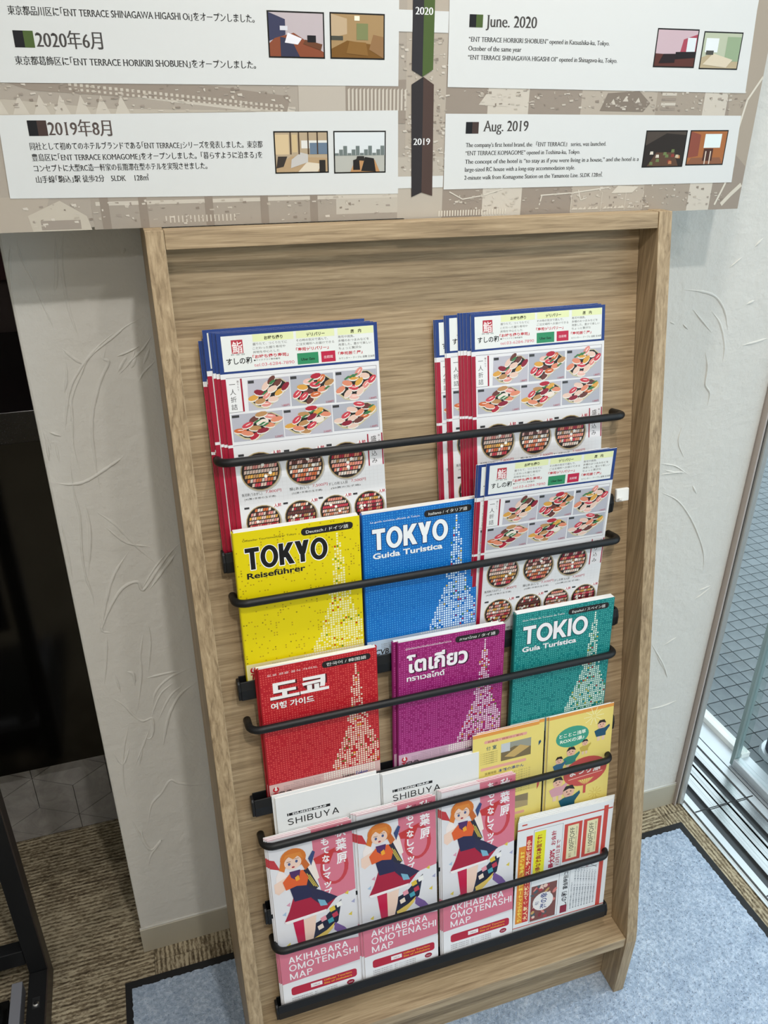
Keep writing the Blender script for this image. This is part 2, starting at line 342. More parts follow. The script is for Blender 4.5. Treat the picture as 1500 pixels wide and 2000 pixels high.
# trowel ridges, each a low tapering bead of plaster
def catmull(P, k=5):
    P = [np.array(p, float) for p in P]; Q = [2*P[0]-P[1]]+P+[2*P[-1]-P[-2]]; out = []
    for i in range(1, len(Q)-2):
        for j in range(k):
            t = j/k; out.append(.5*((2*Q[i])+(-Q[i-1]+Q[i+1])*t+(2*Q[i-1]-5*Q[i]+4*Q[i+1]-Q[i+2])*t*t+(-Q[i-1]+3*Q[i]-3*Q[i+1]+Q[i+2])*t**3))
    out.append(Q[-2]); return out
c5 = lambda q: (q[0]/2.5, 440+q[1]/2.5)
c6 = lambda q: (q[0]/2.5, 1200+q[1]/2.5)
c7 = lambda q: (1180+q[0]/2.381, 360+q[1]/2.381)
c8 = lambda q: (1160+q[0]/2.2235, 1100+q[1]/2.2235)
STROKES = [(c5, '50,95 48,200 55,330|80,50 100,150 160,270 215,400 270,520|270,60 275,250 265,330|310,40 300,180 320,330 345,440 385,550|700,450 620,490 560,540 440,640 390,740 350,850 355,960 360,1080 400,1230|560,520 470,600 400,690 345,790 325,900 320,1000|520,590 505,650 530,670 490,760 455,900 450,1020 465,1150 490,1300|680,590 620,620 570,640|660,600 640,660 580,730|740,540 700,600 660,640 600,700|760,660 700,720 680,760|730,600 700,680|240,1010 300,1030|225,1040 240,1150|270,1060 290,1160|210,1000 250,1100|320,660 325,750 315,820|340,1130 360,1300 390,1420 400,1600 420,1720 450,1800 460,1870|415,1360 440,1500 430,1720|295,1430 330,1600 355,1730|470,1400 560,1460 660,1560 760,1650|510,1470 620,1550 740,1570|630,1590 560,1700 520,1830 500,1960|880,1550 830,1600 770,1680 700,1780 670,1740 600,1770 540,1860 500,1960 490,1990|860,1600 800,1680 730,1780|820,1590 750,1680 690,1780|280,1260 350,1265 430,1245 560,1160 600,1130|300,600 360,650 410,680|340,850 350,900 345,960|575,720 600,670 620,640|640,700 665,640|595,140 610,110'),
 (c6, '520,110 520,200 510,340|700,90 685,200 690,300 670,480|720,40 735,130 725,290|940,260 860,290 800,330 760,380 745,440|960,330 880,390 830,480 810,560 795,650|530,400 600,440 660,500 700,520 745,510 740,600 680,600|850,330 790,380 760,440 740,500|900,340 830,400 770,520|630,540 610,620 600,700 600,800 620,900|635,640 600,730 550,670|700,620 680,740|730,560 660,740|1040,825 960,830 880,825 830,810 790,870 740,930 720,1040|690,1040 700,1100 740,1150 790,1100 740,1170 725,1230|640,1000 700,1110 730,1160|620,280 650,290 660,350|560,290 590,380|720,310 800,290 900,270|490,20 500,80 540,90'),
 (c7, '370,490 460,500 520,525 560,590 575,680|500,590 540,650 560,750 550,830|470,780 480,850 470,930 490,970 480,1030|410,580 500,690|305,640 330,650|365,650 390,675|640,750 700,735 762,715|660,560 700,540|740,250 700,290|580,390 640,340|360,1130 345,1200 370,1270|265,1300 330,1310 390,1350|280,1330 350,1345|262,1350 340,1340 380,1340|258,1430 340,1470 400,1550 440,1640 462,1720 460,1800|420,1930 450,1910 500,1870|440,1890 495,1865|410,1400 430,1440'),
 (c8, '240,635 300,620 360,595|250,350 300,440 320,500|300,360 360,320|270,400 310,470')]
g = G(); rnd = random.Random(4)
for cf, txt in STROKES:
    for st in txt.split('|'):
        pts = []
        for q in st.split():
            X = onax(*cf(tuple(float(v) for v in q.split(','))), 1, 0); pts.append((X[0], X[2]))
        C_ = catmull(pts, 5); n = len(C_); wdt = rnd.uniform(.0018, .0034); hh = rnd.uniform(.0011, .0022)
        vs = []; fs = []
        for i, c in enumerate(C_):
            t = C_[min(i+1, n-1)]-C_[max(i-1, 0)]; t /= (np.linalg.norm(t) or 1); nn = np.array([-t[1], t[0]])
            k = max(.12, min(1, 4*i/n+.1, 4*(n-1-i)/n+.1))*(.85+.3*rnd.random())
            for a_, b_ in ((-1, .0006), (-.45, -.75), (.15, -1), (.6, -.6), (1, .0006)):
                q = c+nn*a_*wdt*k; vs.append((q[0], b_*hh*k if b_ < 0 else b_, q[1]))
        for i in range(n-1):
            for k in range(4): fs.append((i*5+k, i*5+k+1, (i+1)*5+k+1, (i+1)*5+k))
        if True: g.add(vs, fs)
o = link('plaster_ridge', recalc(g.mesh('plaster_ridge', M['plaster'])), wall, smooth=True); o['kind'] = 'stuff'

bb = G(); bb.box((XA-.002, -.004, 0), (XB, 0, .0665)); bb.prism([(XA-.002, -.004, .0665), (XA-.002, 0, .0695), (XA-.002, 0, .0665)], (XB-XA+.002, 0, 0))
tag(link('baseboard_back', recalc(bb.mesh('baseboard_back', M['baseboard']))), 'low greige baseboard along the plaster wall', 'baseboard', kind='structure')

link('sealant_bead', G().tube([(XA-.002, -.0012, .0698), (.5, -.0012, .0702), (XB, -.0012, .0698)], .0021, 8).mesh('sealant_bead', M['plaster']), bpy.data.objects['baseboard_back'], smooth=True)

# shell out of view
def st(name, a, b, m, lab, cat='wall'):
    return tag(link(name, G().box(a, b).mesh(name, m)), lab, cat, kind='structure')
st('ceiling', (ROOMX0, ROOMY0, CEIL), (1.45, 1.0, CEIL+.1), M['ceiling'], 'white ceiling above the entrance', 'ceiling')
st('wall_front', (ROOMX0, ROOMY0-.1, 0), (1.45, ROOMY0, CEIL), M['whitewall'], 'off-white wall behind the viewer')
st('wall_left', (ROOMX0-.1, ROOMY0, 0), (ROOMX0, 1.0, CEIL), M['whitewall'], 'off-white wall at the far left')
st('wall_recess', (ROOMX0, .95, 0), (1.2, 1.05, CEIL), M['darkwall'], 'dark brown wall behind the counter')
st('wall_partition', (XB-.1, .121, 0), (XB, .949, CEIL), M['whitewall'], 'white wall between the recess and the glass door')

# ---- counter in the recess
cy = .318
zt = onax(30, 804, 1, cy)[2]; zs = onax(30, 867, 1, cy)[2]; zb_ = onax(100, 1496, 1, cy+.012)[2]
ctr = empty('counter', (-.9, cy, 0)); tag(ctr, 'black glossy counter with speckled stone top in the left recess', 'counter')
def rel(o, par): o.parent = par; o.matrix_parent_inverse = Matrix.Translation(-Vector(par.location)) if par.type == 'EMPTY' else Matrix(); return o
rel(link('worktop', G().box((-2.2, cy, zs), (-.02, .92, zt)).mesh('worktop', M['stone']), bevel=.0015), ctr)
rel(link('front_panel', G().box((-2.2, cy+.012, zb_), (-.02, cy+.03, zs)).mesh('front_panel', M['gloss'])), ctr)
pw = G().box((-2.2, .385, 0), (-.02, .42, zb_+.18)).mesh('wall_plinth', M['grout'])
pl = tag(link('wall_plinth', pw), 'wall of grey marbled diamond tiles under the black counter', 'wall', kind='structure')
# diamond tiles: rhombus net of 'tumbling block' hexagons
def clip_poly(poly, z0, z1, x0, x1):
    def cl(P, ax, v, s):
        out = []
        for i in range(len(P)):
            a, b = P[i], P[(i+1) % len(P)]; ia, ib = s*(a[ax]-v) >= 0, s*(b[ax]-v) >= 0
            if ia: out.append(a)
            if ia != ib:
                t = (v-a[ax])/(b[ax]-a[ax]); out.append((a[0]+(b[0]-a[0])*t, a[1]+(b[1]-a[1])*t))
        return out
    for ax, v, s in ((1, z0, 1), (1, z1, -1), (0, x0, 1), (0, x1, -1)):
        poly = cl(poly, ax, v, s)
        if len(poly) < 3: return None
    return poly
A_ = .094; hx = A_*math.cos(math.pi/6); ox, oz = -.3845, -.0015+.0
for i in range(-5, 4):
    for j in range(-2, 3):
        cx = ox+2*hx*i+(hx if j % 2 else 0); cz = oz+A_*1.5*j+A_
        V6 = [(cx+A_*math.cos(math.radians(90+60*k)), cz+A_*math.sin(math.radians(90+60*k))) for k in range(6)]
        for k in (0, 2, 4):
            rh = [(cx, cz), V6[(k+5) % 6] if False else V6[k], V6[(k+1) % 6], V6[(k+2) % 6]]
            mx_ = sum(p[0] for p in rh)/4; mz_ = sum(p[1] for p in rh)/4
            rh = [(mx_+(p[0]-mx_)*.982, mz_+(p[1]-mz_)*.982) for p in rh]
            q = clip_poly(rh, .001, zb_+.18, -.85, -.1)
            if not q or len(q) < 3: continue
            me = G().prism([(p[0], .377, p[1]) for p in q], (0, .0085, 0)).mesh('tile', M['tile']); recalc(me)
            link('tile', me, pl)
cup = empty('clear_cup', (-.395, .62, zt)); tag(cup, 'clear round container standing on the black counter', 'cup')
g = G(); ring = []
for (r, z) in ((.045, .0005), (.045, .09), (.042, .09), (.042, .004)):
    ring.append([(r*math.cos(2*math.pi*k/24), r*math.sin(2*math.pi*k/24), z) for k in range(24)])
vs = sum(ring, []); fs = [(a*24+k, a*24+(k+1) % 24, (a+1)*24+(k+1) % 24, (a+1)*24+k) for a in range(3) for k in range(24)]+[tuple(range(24))[::-1], tuple(72+k for k in range(24))]
g.add(vs, fs); o = link('cup_body', recalc(g.mesh('cup_body', M['glass'])), cup)
g = G().tube([(.046*math.cos(t), .046*math.sin(t), .006) for t in [2*math.pi*k/24 for k in range(25)]], .0025, 6); link('base_ring', g.mesh('base_ring', M['grey_plastic']), cup)
st('trim_1', (-2.2, .93, zt+.12), (-.1, .949, zt+.18), mat('maroon strip', (60, 14, 20), .6), 'maroon strip on the wall behind the counter', 'trim')

# ---- black stand at lower left
sd = empty('metal_stand', (-.375, -.02, 0)); tag(sd, 'black metal floor stand with a screw, at the lower left beside the carpet', 'stand')
def sp(name, a, b, m=None, bev=.0015): return rel(link(name, G().box(a, b).mesh(name, m or M['black']), bevel=bev), sd)
q = onax(92, 1888, 2, .055); X1, Y0 = q[0], q[1]
sp('post', (X1-.034, Y0, .0), (X1-.001, Y0+.03, 1.35), bev=.001); sp('lit_side_face', (X1-.001, Y0, .0), (X1+.0015, Y0+.03, 1.35), M['lit_side'], 0)  # thin brown face puts the light on the black post's side into colour
sp('post', (X1-.634, Y0, .0), (X1-.60, Y0+.03, 1.35))
sp('foot_rail', (X1-.034, Y0-.5, .0), (X1-.001, Y0-.0005, .05)); sp('lit_side_face', (X1-.001, Y0-.5, 0), (X1+.0015, Y0-.0005, .05), M['lit_side'], 0)
sp('cross_bar', (X1-.60, Y0+.002, .075), (X1-.035, Y0+.028, .115)); sp('cross_bar', (X1-.60, Y0+.002, 1.31), (X1-.035, Y0+.028, 1.345))
sp('panel', (X1-.58, Y0+.005, .42), (X1-.05, Y0+.024, 1.28), M['gloss'])
sp('grey_strip', (X1-.066, Y0-.5, .012), (X1-.046, Y0-.01, .047), M['grey_plastic'])
sp('base_plate', (X1-.60, Y0-.5, .012), (X1-.070, Y0-.035, .038), M['gloss'])
g = G().tube([(X1-.45, Y0-.02, .085), (X1-.103, Y0-.028, .085), (X1-.094, Y0-.028, .085)], [.022, .022, .014], 16); rel(link('roller', g.mesh('roller', M['grey_plastic']), smooth=True), sd)
sq = onax(70, 1960, 2, .052)
g = G().tube([(sq[0], sq[1], .048), (sq[0], sq[1], .053), (sq[0], sq[1], .0545)], [.006, .006, .004], 14); rel(link('screw', g.mesh('screw', M['chrome'])), sd)
rel(link('screw_plate', G().box((sq[0]-.007, sq[1]-.009, .0495), (sq[0]+.007, sq[1]+.014, .0508)).mesh('screw_plate', M['steel_dark'])), sd)

# ---- door mat
mt = empty('door_mat', (.4, -.3, 0)); tag(mt, 'pale blue grey pile doormat with black rubber border under the rack', 'doormat')
x0, x1, y1, y0 = -.2175, 1.1055, -.0635, -1.25
rel(link('rubber_border', G().box((x0, y0, .0003), (x1, y1, .0035)).mesh('rubber_border', M['rubber'])), mt)
rnd = random.Random(2); edge = []
def jag(a, b, n, amp):
    for i in range(n):
        t = i/n; edge.append((a[0]+(b[0]-a[0])*t+rnd.uniform(-amp, amp), a[1]+(b[1]-a[1])*t+rnd.uniform(-amp, amp)))
i0, i1, j1, j0 = x0+.013, x1-.018, y1-.017, y0+.015
jag((i0, j0), (i1, j0), 200, .0012); jag((i1, j0), (i1, j1), 260, .0017); jag((i1, j1), (i0, j1), 300, .0017); jag((i0, j1), (i0, j0), 260, .0012)
g = G(); g.prism([(a, b, .002) for a, b in edge], (0, 0, .004)); o = rel(link('pile', recalc(g.mesh('pile', M['pile']))), mt); o['kind'] = 'stuff'
# tufts
vs = []; fs = []; rr = np.random.RandomState(1); NT = 26000
px_ = rr.uniform(i0+.002, i1-.002, NT); py_ = rr.uniform(-.85, j1-.002, NT); an = rr.uniform(0, 6.28, NT); hh_ = rr.uniform(.0015, .0035, NT); le = rr.uniform(-.0025, .0025, (NT, 2))
for k in range(NT):
    c_, s_ = math.cos(an[k])*.0014, math.sin(an[k])*.0014; n = len(vs)
    vs += [(px_[k]-c_, py_[k]-s_, .0055), (px_[k]+c_, py_[k]+s_, .0055), (px_[k]+le[k, 0], py_[k]+le[k, 1], .0058+hh_[k])]; fs.append((n, n+1, n+2))
g = G().add(vs, fs); o = rel(link('tufts', g.mesh('tufts', M['pile'])), mt); o['kind'] = 'stuff'

# ---- glass sliding door, its sill and the pavement outside
dr = empty('door_1', (1.2, 0, 0)); tag(dr, 'glass sliding door with steel sill rails at the right', 'door', kind='structure')
def dp(name, a, b, m, bev=0): return rel(link(name, G().box(a, b).mesh(name, m), bevel=bev), dr)
dp('post_seal', (1.1235, -.012, 0), (1.1275, .12, 2.3), M['caulk'])
dp('post', (1.1275, -.008, 0), (1.1325, .10, 2.3), M['steel_dark'])
dp('post', (1.1330, -.014, 0), (1.150, .10, 2.3), M['steel_frame'], .004)
YA, YB = -2.6, 1.2
rails = [(1.1400, 1.1455, -.001, .004, 'steel'), (1.1455, 1.1530, -.012, .0005, 'steel_frame'), (1.1530, 1.1570, -.012, -.008, 'groove'), (1.1570, 1.1750, -.012, .003, 'alu'),
         (1.1750, 1.2020, -.014, -.007, 'steel_dark'), (1.2020, 1.2290, -.012, .001, 'steel'), (1.2290, 1.2330, -.012, -.009, 'groove'), (1.2330, 1.2530, -.012, .0015, 'steel'),
         (1.2530, 1.2570, -.012, -.009, 'groove'), (1.2570, 1.2640, -.012, .004, 'steel'), (1.2640, 1.2860, -.012, -.006, 'steel_dark'), (1.2860, 1.3110, -.012, .001, 'steel'),
         (1.3110, 1.3160, -.012, -.009, 'groove'), (1.3160, 1.3380, -.012, .003, 'alu'), (1.3380, 1.3440, -.012, -.008, 'groove'), (1.3440, 1.3950, -.012, .000, 'alu')]
for (a, b, z0, z1, m_) in rails:
    ya = -.012 if a < 1.15 else YB
    dp('sill_rail', (a, YA, -.02), (b, ya, z1), M[m_], 0)
for i, yy in enumerate((-.05, -.30)):
    dp('sill_joint', (1.158, yy, .0035), (1.3335, yy+.0022, .0045), M['groove'])
# near leaf
dp('leaf_stile', (1.352, .052, .004), (1.372, .064, 2.2), M['glassedge'], .002)
dp('leaf_glass', (1.359, -2.5, .03), (1.363, .052, 2.2), M['glass'])
dp('leaf_rail', (1.350, -2.5, .004), (1.374, .052, .030), M['alu'], .002)
# far leaf
dp('fixed_glass', (1.408, .07, .02), (1.412, 1.2, 2.2), M['glass'])
dp('fixed_rail', (1.396, .07, -.01), (1.424, 1.2, .016), M['white'], .001)  # silver aluminium rail, daylight on it painted in as white
dp('fixed_rail', (1.396, -2.5, -.01), (1.424, .07, .002), M['alu'], .001)
dp('header', (1.13, YA, 2.2), (1.43, 1.2, CEIL), M['steel_frame'])
st('wall_side', (1.14, -3.6, 0), (1.43, -2.6, CEIL), M['whitewall'], 'off-white wall beyond the glass door')
pv = tag(link('outside_pavement', G().box((1.425, -4, -.1), (7, 6, -.03)).mesh('outside_pavement', M['joint'])), 'grey blue tiled pavement outside the glass door', 'pavement', kind='structure')
px0, py0 = 1.428, .02; DX, DY = .050, .048
cell = G().box((0, 0, -.03), (DX-.003, DY-.0035, -.024)).mesh('paver', M['paver']); cnt = 0
for j in range(20):
    for i in range(15):
        o = link('paver', cell, pv); o.location = (px0+i*DX+(.0 if j % 2 else 0), py0+j*DY, 0)
g = G()
for j in range(-50, 90):
    for i in range(80):
        if 0 <= j < 20 and i < 15: continue
        x, y = px0+i*DX, py0+j*DY; g.box((x, y, -.03), (x+DX-.003, y+DY-.0035, -.024))
o = link('paver_field', g.mesh('paver_field', M['paver']), pv); o['kind'] = 'stuff'
b_ = onax(1485, 1500, 2, -.024)
bo = empty('bollard', (b_[0]+.09, b_[1]+.02, -.024)); tag(bo, 'dark navy post standing on the pavement outside the glass door', 'post')
link('bollard_body', G().tube([(0, 0, 0), (0, 0, .30), (0, 0, .34), (0, 0, .35)], [.045, .045, .035, .01], 20).mesh('bollard_body', M['navy']), bo, smooth=True)
link('bollard_foot', G().tube([(0, 0, 0), (0, 0, .012)], [.06, .055], 20).mesh('bollard_foot', M['alu']), bo)

# ================================================================ THE RACK
rk = empty('brochure_rack', (RW/2, -.2, FZ)); tag(rk, 'light oak slanted brochure rack with black rods, standing on the doormat', 'brochure rack')
zbend = .176
prof = [(-.012, FZ), (-.3835, FZ), (front_y(zbend)-.0005, zbend-.012), (front_y(zbend+.012), zbend+.012), (front_y(H), H), (-.012, H)]
for x in (0, RW-T_):
    me = G().prism([(x, y, z) for y, z in prof], (T_, 0, 0)).mesh('side_panel', M['oak_z']); recalc(me); rel(link('side_panel', me, bevel=.0008), rk)
def rp_(name, pts, m, bev=.0008):
    me = G().prism([(T_+.0003, y, z) for y, z in pts], (RW-2*T_-.0006, 0, 0)).mesh(name, m); recalc(me); return rel(link(name, me, bevel=bev), rk)
rp_('top_rail', [(front_y(H)+.001, H-.0005), (front_y(H-.022)+.001, H-.022), (front_y(H)+.024, H-.022), (front_y(H)+.024, H-.0005)], M['oak_x'])
zl = .1748
rp_('back_panel', [(back_y(H-.024), H-.024), (back_y(zl), zl), (back_y(zl)+.008, zl), (back_y(H-.024)+.008, H-.024)], M['oak_x'])
rp_('bottom_shelf', [(back_y(zl)+.02, zl), (front_y(zl)+.003, zl), (front_y(zl)+.003, zl-.023), (back_y(zl)+.02, zl-.023)], M['oak_x'])
rp_('kick_board', [(-.3366, zl-.0235), (-.3366, FZ), (-.318, FZ), (-.318, zl-.0235)], M['oak_x'])
# plane of the back panel: x, s = distance down the slope, off = distance out of it
LL = math.hypot(1, .1853); DN = np.array([0, -.1853, -1])/LL; NR = np.array([0, -1, .1853])/LL; OO = np.array([0, -.1007, H])
def P3(x, s, off=0): return OO+np.array([x, 0, 0])+DN*s+NR*off
TR = [.4275, .6280, .8300, 1.0365, 1.2375]; RODS = [.2984, .4995, .7010, .9060, 1.1088]; ST = [.441, .643, .844, 1.049, 1.2525]
TL, TRR = .0470, .6830
for s in TR:
    TRR = .6665 if s == TR[0] else .6830
    prf = [(0, -.001), (.0016, -.001), (.0016, .0275), (.0165, .0275), (.0180, 0), (.0200, .0005), (.0214, .014), (.0180, .0310), (0, .0310)]
    g = G(); g.prism([P3(TL+.004, s+v, o_) for o_, v in prf], (TRR-TL-.008, 0, 0))
    hull = [(0, .004), (.004, .0), (.016, .0), (.0195, .003), (.0214, .014), (.0190, .028), (.016, .0310), (0, .0310)]
    g.prism([P3(TL, s+v, o_) for o_, v in hull], (.004, 0, 0)); g.prism([P3(TRR-.004, s+v, o_) for o_, v in hull], (.004, 0, 0))
    me = recalc(g.mesh('tray', M['black'])); rel(link('tray', me, bevel=.0012), rk)
for s in RODS:
    XL, XR, D, r = .0565, .6705, .0372, .017
    path = [P3(XL, s, 0), P3(XL, s, D-r)]
    for k in range(1, 7):
        a = k/6*math.pi/2; path.append(P3(XL+r*(1-math.cos(a)), s, D-r+r*math.sin(a)))
    path += [P3(XR-r, s, D)]
    for k in range(1, 7):
        a = k/6*math.pi/2; path.append(P3(XR-r+r*math.sin(a), s, D-r+r*math.cos(a)))
    path += [P3(XR, s, 0)]
    rel(link('rod', G().tube(path, .0058, 14).mesh('rod', M['black']), smooth=True), rk)
# clip at the end of the top tray
cl = empty('clip', tuple(P3(.668, .40, .03))); tag(cl, 'small white plastic clip at the right end of the top tray', 'clip')
rotm = Matrix(((1, 0, 0), (0, -DN[1], NR[1]), (0, -DN[2], NR[2]))).to_4x4()
cl.matrix_world = Matrix.Translation(Vector(P3(.6765, .4330, .0240))) @ rotm
link('clip_body', G().box((-.010, -.006, -.003), (.013, .0155, .003)).mesh('clip_body', M['white']), cl, bevel=.0015)
link('clip_tab', G().prism([(-.009, -.005, .003), (-.001, -.005, .003), (-.0045, -.001, .010), (-.008, -.002, .008)], (0, .004, 0)).mesh('clip_tab', M['white']), cl)

# ================================================================ PRINTED MATTER
def frame_for(row, x, ob=.013, ot=.0325, dy=0.0, rot=0.0):
    """matrix of a sheet standing in tray 'row': origin = lower left corner of its front face"""
    sb = ST[row]; A = P3(0, sb, ob); B = P3(0, sb-.3, ob) if row == 0 else P3(0, ST[row-1]-.01, ot)
    up = (B-A)/np.linalg.norm(B-A); nn = np.cross([1, 0, 0], up); o_ = A+np.array([x, 0, 0])+up*dy
    m = Matrix(((1, up[0], nn[0], o_[0]), (0, up[1], nn[1], o_[1]), (0, up[2], nn[2], o_[2]), (0, 0, 0, 1)))
    return m @ Matrix.Rotation(rot, 4, 'Z')

# ---- sushi menu leaflet (A4)
BLUE, RED, PINK = '1E3A7A', 'A01030', 'D87080'
FISH = ['C8404E', 'DE8E84', 'E8B8AC', 'CC6A3A', 'E8DCD0', 'B02438', 'D8A048', 'E4C4B4', '8A2034', 'DC8A6C', 'B88A5A', '6A3A34']
def bento(pg, q, seed):
    r = random.Random(seed)
    TLc, TRc, BRc, BLc = q
    def B(u, v):                                # u right, v up in the unit square
        return (BLc[0]*(1-u)*(1-v)+BRc[0]*u*(1-v)+TRc[0]*u*v+TLc[0]*(1-u)*v, BLc[1]*(1-u)*(1-v)+BRc[1]*u*(1-v)+TRc[1]*u*v+TLc[1]*(1-u)*v)
    pg.poly([B(0, 0), B(1, 0), B(1, 1), B(0, 1)], ['B4B4BE', 'BCBAC4', 'AEB0BA'][seed % 3], 1)
    pg.poly([B(.03, .30), B(.20, .08), B(.45, -.0), B(.98, .62), B(.97, .78), B(.80, .96), B(.62, .97)], 'C9BE96', 2)
    pg.poly([B(.05, .34), B(.22, .13), B(.43, .06), B(.94, .66), B(.93, .78), B(.78, .94), B(.62, .94)], '24221F', 3)
    ax = np.array([.52, .62]); ax /= np.linalg.norm(ax); bx = np.array([-ax[1], ax[0]])
    for i in range(4):
        for j in range(3):
            c = np.array([.25, .27])+ax*(i*.232)+bx*((j-1)*.195)+np.array([r.uniform(-.02, .02), r.uniform(-.02, .02)])+np.array([.03, 0])
            col = r.choice(FISH); an = r.uniform(-.3, .9)
            def E(cx, cy, a, b, an, col, l, n=9):
                pg.poly([B(cx+a*math.cos(t)*math.cos(an)-b*math.sin(t)*math.sin(an), cy+(a*math.cos(t)*math.sin(an)+b*math.sin(t)*math.cos(an))*1.35) for t in [2*math.pi*k/n for k in range(n)]], col, l)
            E(c[0], c[1]-.025, .130, .072, an, 'E6E0D8', 4+(i+j) % 2*3); E(c[0], c[1]+.012, .128, .066, an, col, 5+(i+j) % 2*3)
            if col in FISH[:5]: E(c[0]+.01, c[1]+.025, .07, .012, an, 'F6DDD4', 6+(i+j) % 2*3, 6)
    for k in range(3):
        u, v = r.uniform(.2, .8), r.uniform(.35, .85); pg.poly([B(u, v), B(u+.10, v+.10), B(u+.16, v+.09), B(u+.05, v-.02)], '3E7A4A', 10)
    pg.rect(B(.01, .9)[0], B(.01, .88)[1], B(.15, .9)[0], B(.01, .97)[1], '3A3A3C', 4)
    pg.text('%d,%d00円' % (r.choice([1, 1, 2]), r.choice([2, 5, 8])), B(.97, .03)[0], B(.97, .03)[1], 3.4, 'C05060', 11, align='r')
def platter(pg, cx, cy, r_, seed):
    r = random.Random(seed)
    pg.ell(cx+1, cy-1.5, r_*1.03, r_*1.03, 'B8B4B0', 2, 22); pg.ell(cx, cy, r_, r_, 'B09A6C', 3, 24); pg.ell(cx, cy, r_*.95, r_*.95, '2A2220', 4, 24)
    rows = 7
    for k in range(rows):
        y = cy+r_*(.72-k*.235); hw = math.sqrt(max(.05, (r_*.86)**2-(y-cy)**2)); n = max(5, int(hw*2/(r_*.135)))
        c1, c2 = r.choice(FISH), r.choice(FISH)
        for i in range(n):
            x = cx-hw+(i+.1)*2*hw/n; w_ = 2*hw/n*.84; h_ = r_*.19
            pg.poly([(x, y-h_/2), (x+w_, y-h_/2+.4), (x+w_+.8, y+h_/2), (x+.8, y+h_/2-.4)], [c1, 'D8C8BC' if k % 2 else c2, c2, c1][i % 4], 5)
    for k in range(3): pg.ell(cx+r.uniform(-.6, .6)*r_, cy+r.uniform(-.6, .6)*r_, r_*.09, r_*.09, 'F4F2EA', 6, 8)
    pg.rect(cx-r_*1.02, cy+r_*.86, cx-r_*.74, cy+r_*.98, '3A3A3C', 3)
    for k in range(4): pg.ell(cx+r_*(.70+.12*k), cy+r_*(.86+.05*(k % 2)), r_*.09, r_*.11, 'F6F2F0', 6, 8)
    pg.text('人前', cx+r_*.66, cy+r_*.80, r_*.22, 'B02040', 7, bold=.03)
def make_menu():
    pg = Page(210, 297, 'E4E4E6', .0010); X, Y = 5.3, -7
    pg.rect(0, 245.5, 210, 297, BLUE, 1); pg.rect(5.4, 248.3, 205, 293, 'E4E7E4', 2)
    # seal and name
    pg.rect(17.5, 270.5, 32, 287.5, 'B43040', 3); pg.text('鮨', 18.2, 272.3, 15.5, 'F8F0EE', 4, w=13, bold=.01)
    pg.text('寿司・焼鳥・居酒', 16, 268.2, 2.2, '333333', 3); pg.text('すしの和', 9.5, 257.5, 9, '222222', 3, w=32, bold=.02)
    for (a, b, t) in ((45, 98, 'お持ち帰り'), (101, 152, 'デリバリー'), (156, 205, '店　内')):
        pg.rect(a, 283.5, b-.5, 292.8, 'E2E8B4', 3); pg.text(t, (a+b)/2, 285.6, 5, '333311', 4, align='c', bold=.03)
    T = lambda s, x, y, z, c='55504C', w=None, b=0: pg.text(s, x, y, z, c, 3, w=w, bold=b)
    T('握りたて、つくりたてに', 44.5, 279.2, 3.6, w=44); T('こだわった握り寿司や', 44, 274, 3.6, w=42); T('丼物を中心とした', 44, 269, 3.6, w=34)
    T('「お持ち帰り寿司」', 43, 262.8, 4.8, 'C02838', 46, .03); T('●テイクアウト専用番号', 44, 259.2, 2.4, '222222', 34)
    T('tel.03-6284-7890', 44, 252.0, 5.8, 'D06070', 52)
    T('その時の気分で選んで、', 100.5, 279.5, 3.6, w=42); T('ご注文場所へお届けできる', 100.5, 274.5, 3.6, w=50); T('「寿司デリバリー」', 99.5, 267.5, 4.8, 'C02838', 43, .03)
    pg.rect(100.3, 249.8, 128.2, 264.3, '2E8A5E', 3); pg.text('Uber Eats', 114.2, 254.6, 4.6, '123A26', 4, align='c', bold=.03)
    pg.rect(132, 250.2, 151, 264.2, 'BC2044', 3); pg.text('出前館', 141.5, 255.2, 4.2, 'F6E8EC', 4, align='c')
    T('寿司や焼鳥、', 156, 279.8, 3.6, w=22); T('多種のおつまみなどを', 156, 274.8, 3.6, w=42); T('用意した、豊かで楽しい', 156, 269.8, 3.6, w=45); T('ちょっと贅沢な', 156, 264.8, 3.6, w=31)
    T('「寿司居食屋」', 155, 257.8, 4.6, 'C02838', 33, .03); T('カウンター・テーブル 座敷 全58席', 155.5, 251.8, 3.2, '333333', 49)
    # red side stripe
    pg.rect(0, 152.8, 6, 239, RED, 1); pg.rect(0, 0, 6, 149, RED, 1)
    pg.line([(6.5, 240), (206, 240), (206, 151.5), (6.5, 151.5)], .4, '6A6070', 2)
    pg.rect(6.5, 195.5, 24, 238, 'E8E8E8', 2); pg.rect(24, 195.5, 26.2, 238.5, RED, 3); pg.line([(6.5, 195.5), (24, 195.5)], .4, '444444', 3)
    pg.vtext('一人折詰', 13.5, 237.5, 8.2, '2A2624', 3, pitch=9.8); pg.vtext('握りたて', 20.8, 237, 3, '553333', 3, pitch=3.6)
    q = lambda *p: [(x+X, y+Y) for x, y in p]
    bento(pg, q((28, 242.8), (82.1, 243), (81, 203.2), (26, 202.5)), 1); bento(pg, q((83, 243.3), (140.6, 242.6), (140.6, 202), (82.4, 203)), 5); bento(pg, q((143.7, 243.3), (200.1, 242.6), (200.1, 201), (142.6, 201.8)), 9)
    bento(pg, q((2.9, 199.7), (69.4, 199.5), (69, 162.6), (2.7, 163.3)), 3); bento(pg, q((70.4, 199.4), (135.5, 199.6), (134.7, 162.1), (70.1, 163.4)), 7); bento(pg, q((136.4, 199.5), (199.6, 199.1), (199.5, 162), (136.8, 162.9)), 11)
